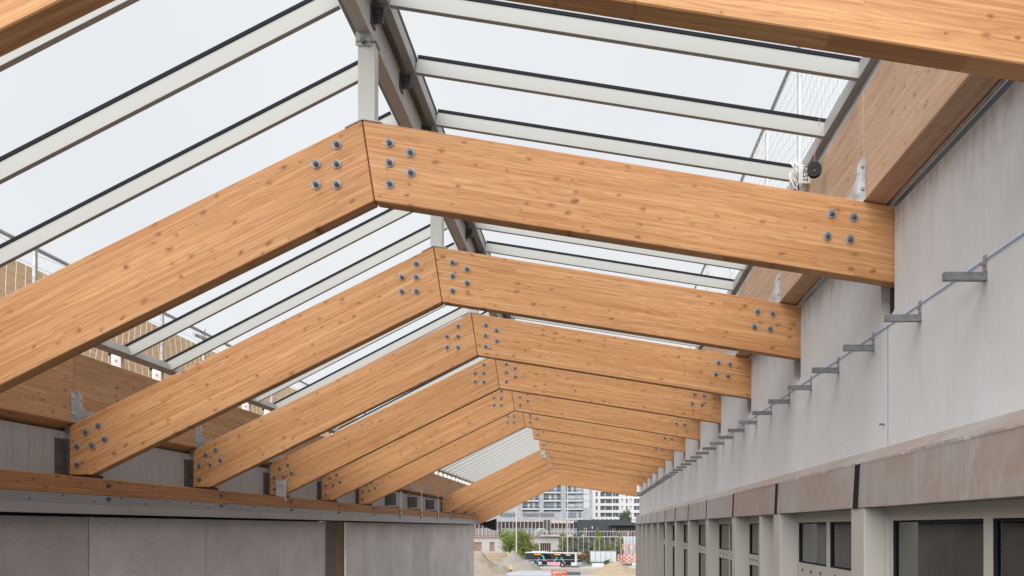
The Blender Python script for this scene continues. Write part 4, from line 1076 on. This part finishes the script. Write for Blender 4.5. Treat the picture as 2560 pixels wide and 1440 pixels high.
# striped barriers
ORG = plain('signal_orange', (.78,.13,.03), .5, var=.08); YB = 168.0
names = ['leftmost', 'second from the left', 'third from the left', 'fourth from the left', 'fifth from the left', 'sixth from the left', 'rightmost']
for q in range(7):
    x_ = wx(1546.5+q*6.9, YB)
    t = thing('safety_barrier', 'orange and white striped barrier, %s of the row under the swing frame' % names[q], 'barrier', (x_, YB+(q%3)*.4, .012), 'striped barriers by the swing frame', (0,0,R((q*37)%30-15)))
    MB().box(-.26,.26,-.10,.10,0,.16).build('foot', TYRE, t)
    for j in range(5): MB().box(-.17,.17,-.035,.035,.16+j*.40,.16+(j+1)*.40).build('board', ORG if (j+q)%2 else SLABW, t, (0,0,.0))
    MB().cyl((0,0,2.16),(0,0,2.42), .09, n=10).build('warning_light', ORG, t)
# hoarding
YH = 165.0
HO = thing('site_hoarding', 'pale blue-white sheet hoarding in a grey frame, right of the bus', 'hoarding', (wx(1508,YH), YH, 0))
HB = plain('pale_hoarding', (.46,.49,.51), .6, var=.15, scale=.5)
for q in range(5): bgbox('sheet', HB, HO, 1476+q*13, 1488.6+q*13, 1378.5, 1404, YH, .05)
for q in range(6): bgbox('post', LOGGIA, HO, 1475+q*13, 1475.9+q*13, 1377, 1406, YH, .1, -.06)
bgbox('top_rail', LOGGIA, HO, 1475, 1541, 1376.6, 1378.4, YH, .1, -.04)
# concrete blocks on the road
CBL = plain('pale_concrete_block', (.58,.56,.53), .9, var=.1, scale=1.5)
for px0, px1, py0, py1, lab in ((1479,1511,1409,1417.5,'long pale concrete block on the road right of the bus'), (1580,1602,1407.5,1415.5,'pale concrete block on the road beside the window columns'), (1523,1552,1416.5,1419.5,'low pale concrete kerb block behind the sand heap')):
    Yb = 8.0*F/(py1-VY); x0, x1 = wx(px0,Yb), wx(px1,Yb); h_ = wz(py0,Yb); d_ = (x1-x0)/2
    t = tag(MB().prism([(-d_,0),(d_,0),(d_-.08,h_),(-d_+.08,h_)], -.4, .4).build('concrete_block', CBL, None, ((x0+x1)/2, Yb+.4, .012), bevel=.03), lab, 'concrete block')
# red steel frame at the bottom
YM = 124.0
RED = plain('red_steel', (.55,.07,.04), .5, var=.1); ORP = plain('orange_panel', (.80,.36,.06), .6, var=.15)
RF = thing('red_frame', 'red steel rack holding orange panels at the bottom edge', 'rack', (wx(1397,YM), YM, 0))
def rf(n_, mat, a, b, c, d, dep, dy): return bgbox(n_, mat, RF, a, b, c, d, YM, dep, dy)
for a in (1378, 1413): rf('upright', RED, a, a+2.6, 1424, 1450, .2, 0); rf('upright', RED, a, a+2.6, 1424, 1450, .2, 2.2)
for c in (1424, 1430.4, 1436): rf('crossbar', RED if c != 1430.4 else SLAB, 1380.6, 1413, c, c+1.6, .18, .01)
for q in range(6): rf('rung', RED, 1383+q*5, 1385+q*5, 1425.6, 1430.4, .12, .02)
for q in range(2): rf('orange_panel', ORP, 1388+q*9, 1396+q*9, 1432.2, 1448, .5, .4)
# stakes with a cord, a leaning mesh panel
for px_, py0, py1, lab in ((1213,1392,1400,'short pale stake far left with the cord'), (1261,1395,1407,'pale stake beside the gravel heap'), (1270,1381,1398,'thin tall pale stake by the tree'), (1307,1398,1409,'pale stake in front of the bus rear')):
    Yp = 152.0; tag(MB().prism([(-.09,0),(.09,0),(.07,wz(py0,Yp)),(0,wz(py0,Yp)+.1),(-.07,wz(py0,Yp))], -.06, .06).build('wooden_stake', plain('stake_wood', (.62,.57,.50), .8) if 'stake_wood' not in bpy.data.materials else bpy.data.materials['stake_wood'], None, (wx(px_,Yp), Yp, 0)), lab, 'stake', 'stakes along the cord')
m = MB(); m.tube([(wx(1180,152),152,wz(1392,152)),(wx(1213,152),152,wz(1394,152)),(wx(1261,152),152,wz(1397,152)),(wx(1307,152),152,wz(1400,152)),(wx(1450,152),152,wz(1399,152))], .028, 5)
tag(m.build('barrier_cord', SLABW), 'white cord strung between the stakes in front of the bus', 'cord')
MP = thing('mesh_panel', 'small grey mesh panel on feet with an orange board, below the gravel heap', 'panel', (wx(1264,140), 140, 0))
for q in range(9): bgbox('bar', GALV, MP, 1247+q*4-.2, 1247+q*4+.2, 1412, 1426, 140, .04)
bgbox('rail', GALV, MP, 1247, 1280, 1411.4, 1412, 140, .05); bgbox('rail', GALV, MP, 1247, 1280, 1417.5, 1418, 140, .05, .05); bgbox('orange_board', ORP, MP, 1273, 1280, 1414, 1422, 140, .05, -.1)
bgbox('foot', TYRE, MP, 1247, 1262, 1425, 1428, 140, .4, -.2); bgbox('foot', TYRE, MP, 1268, 1280, 1425, 1428, 140, .4, -.2)
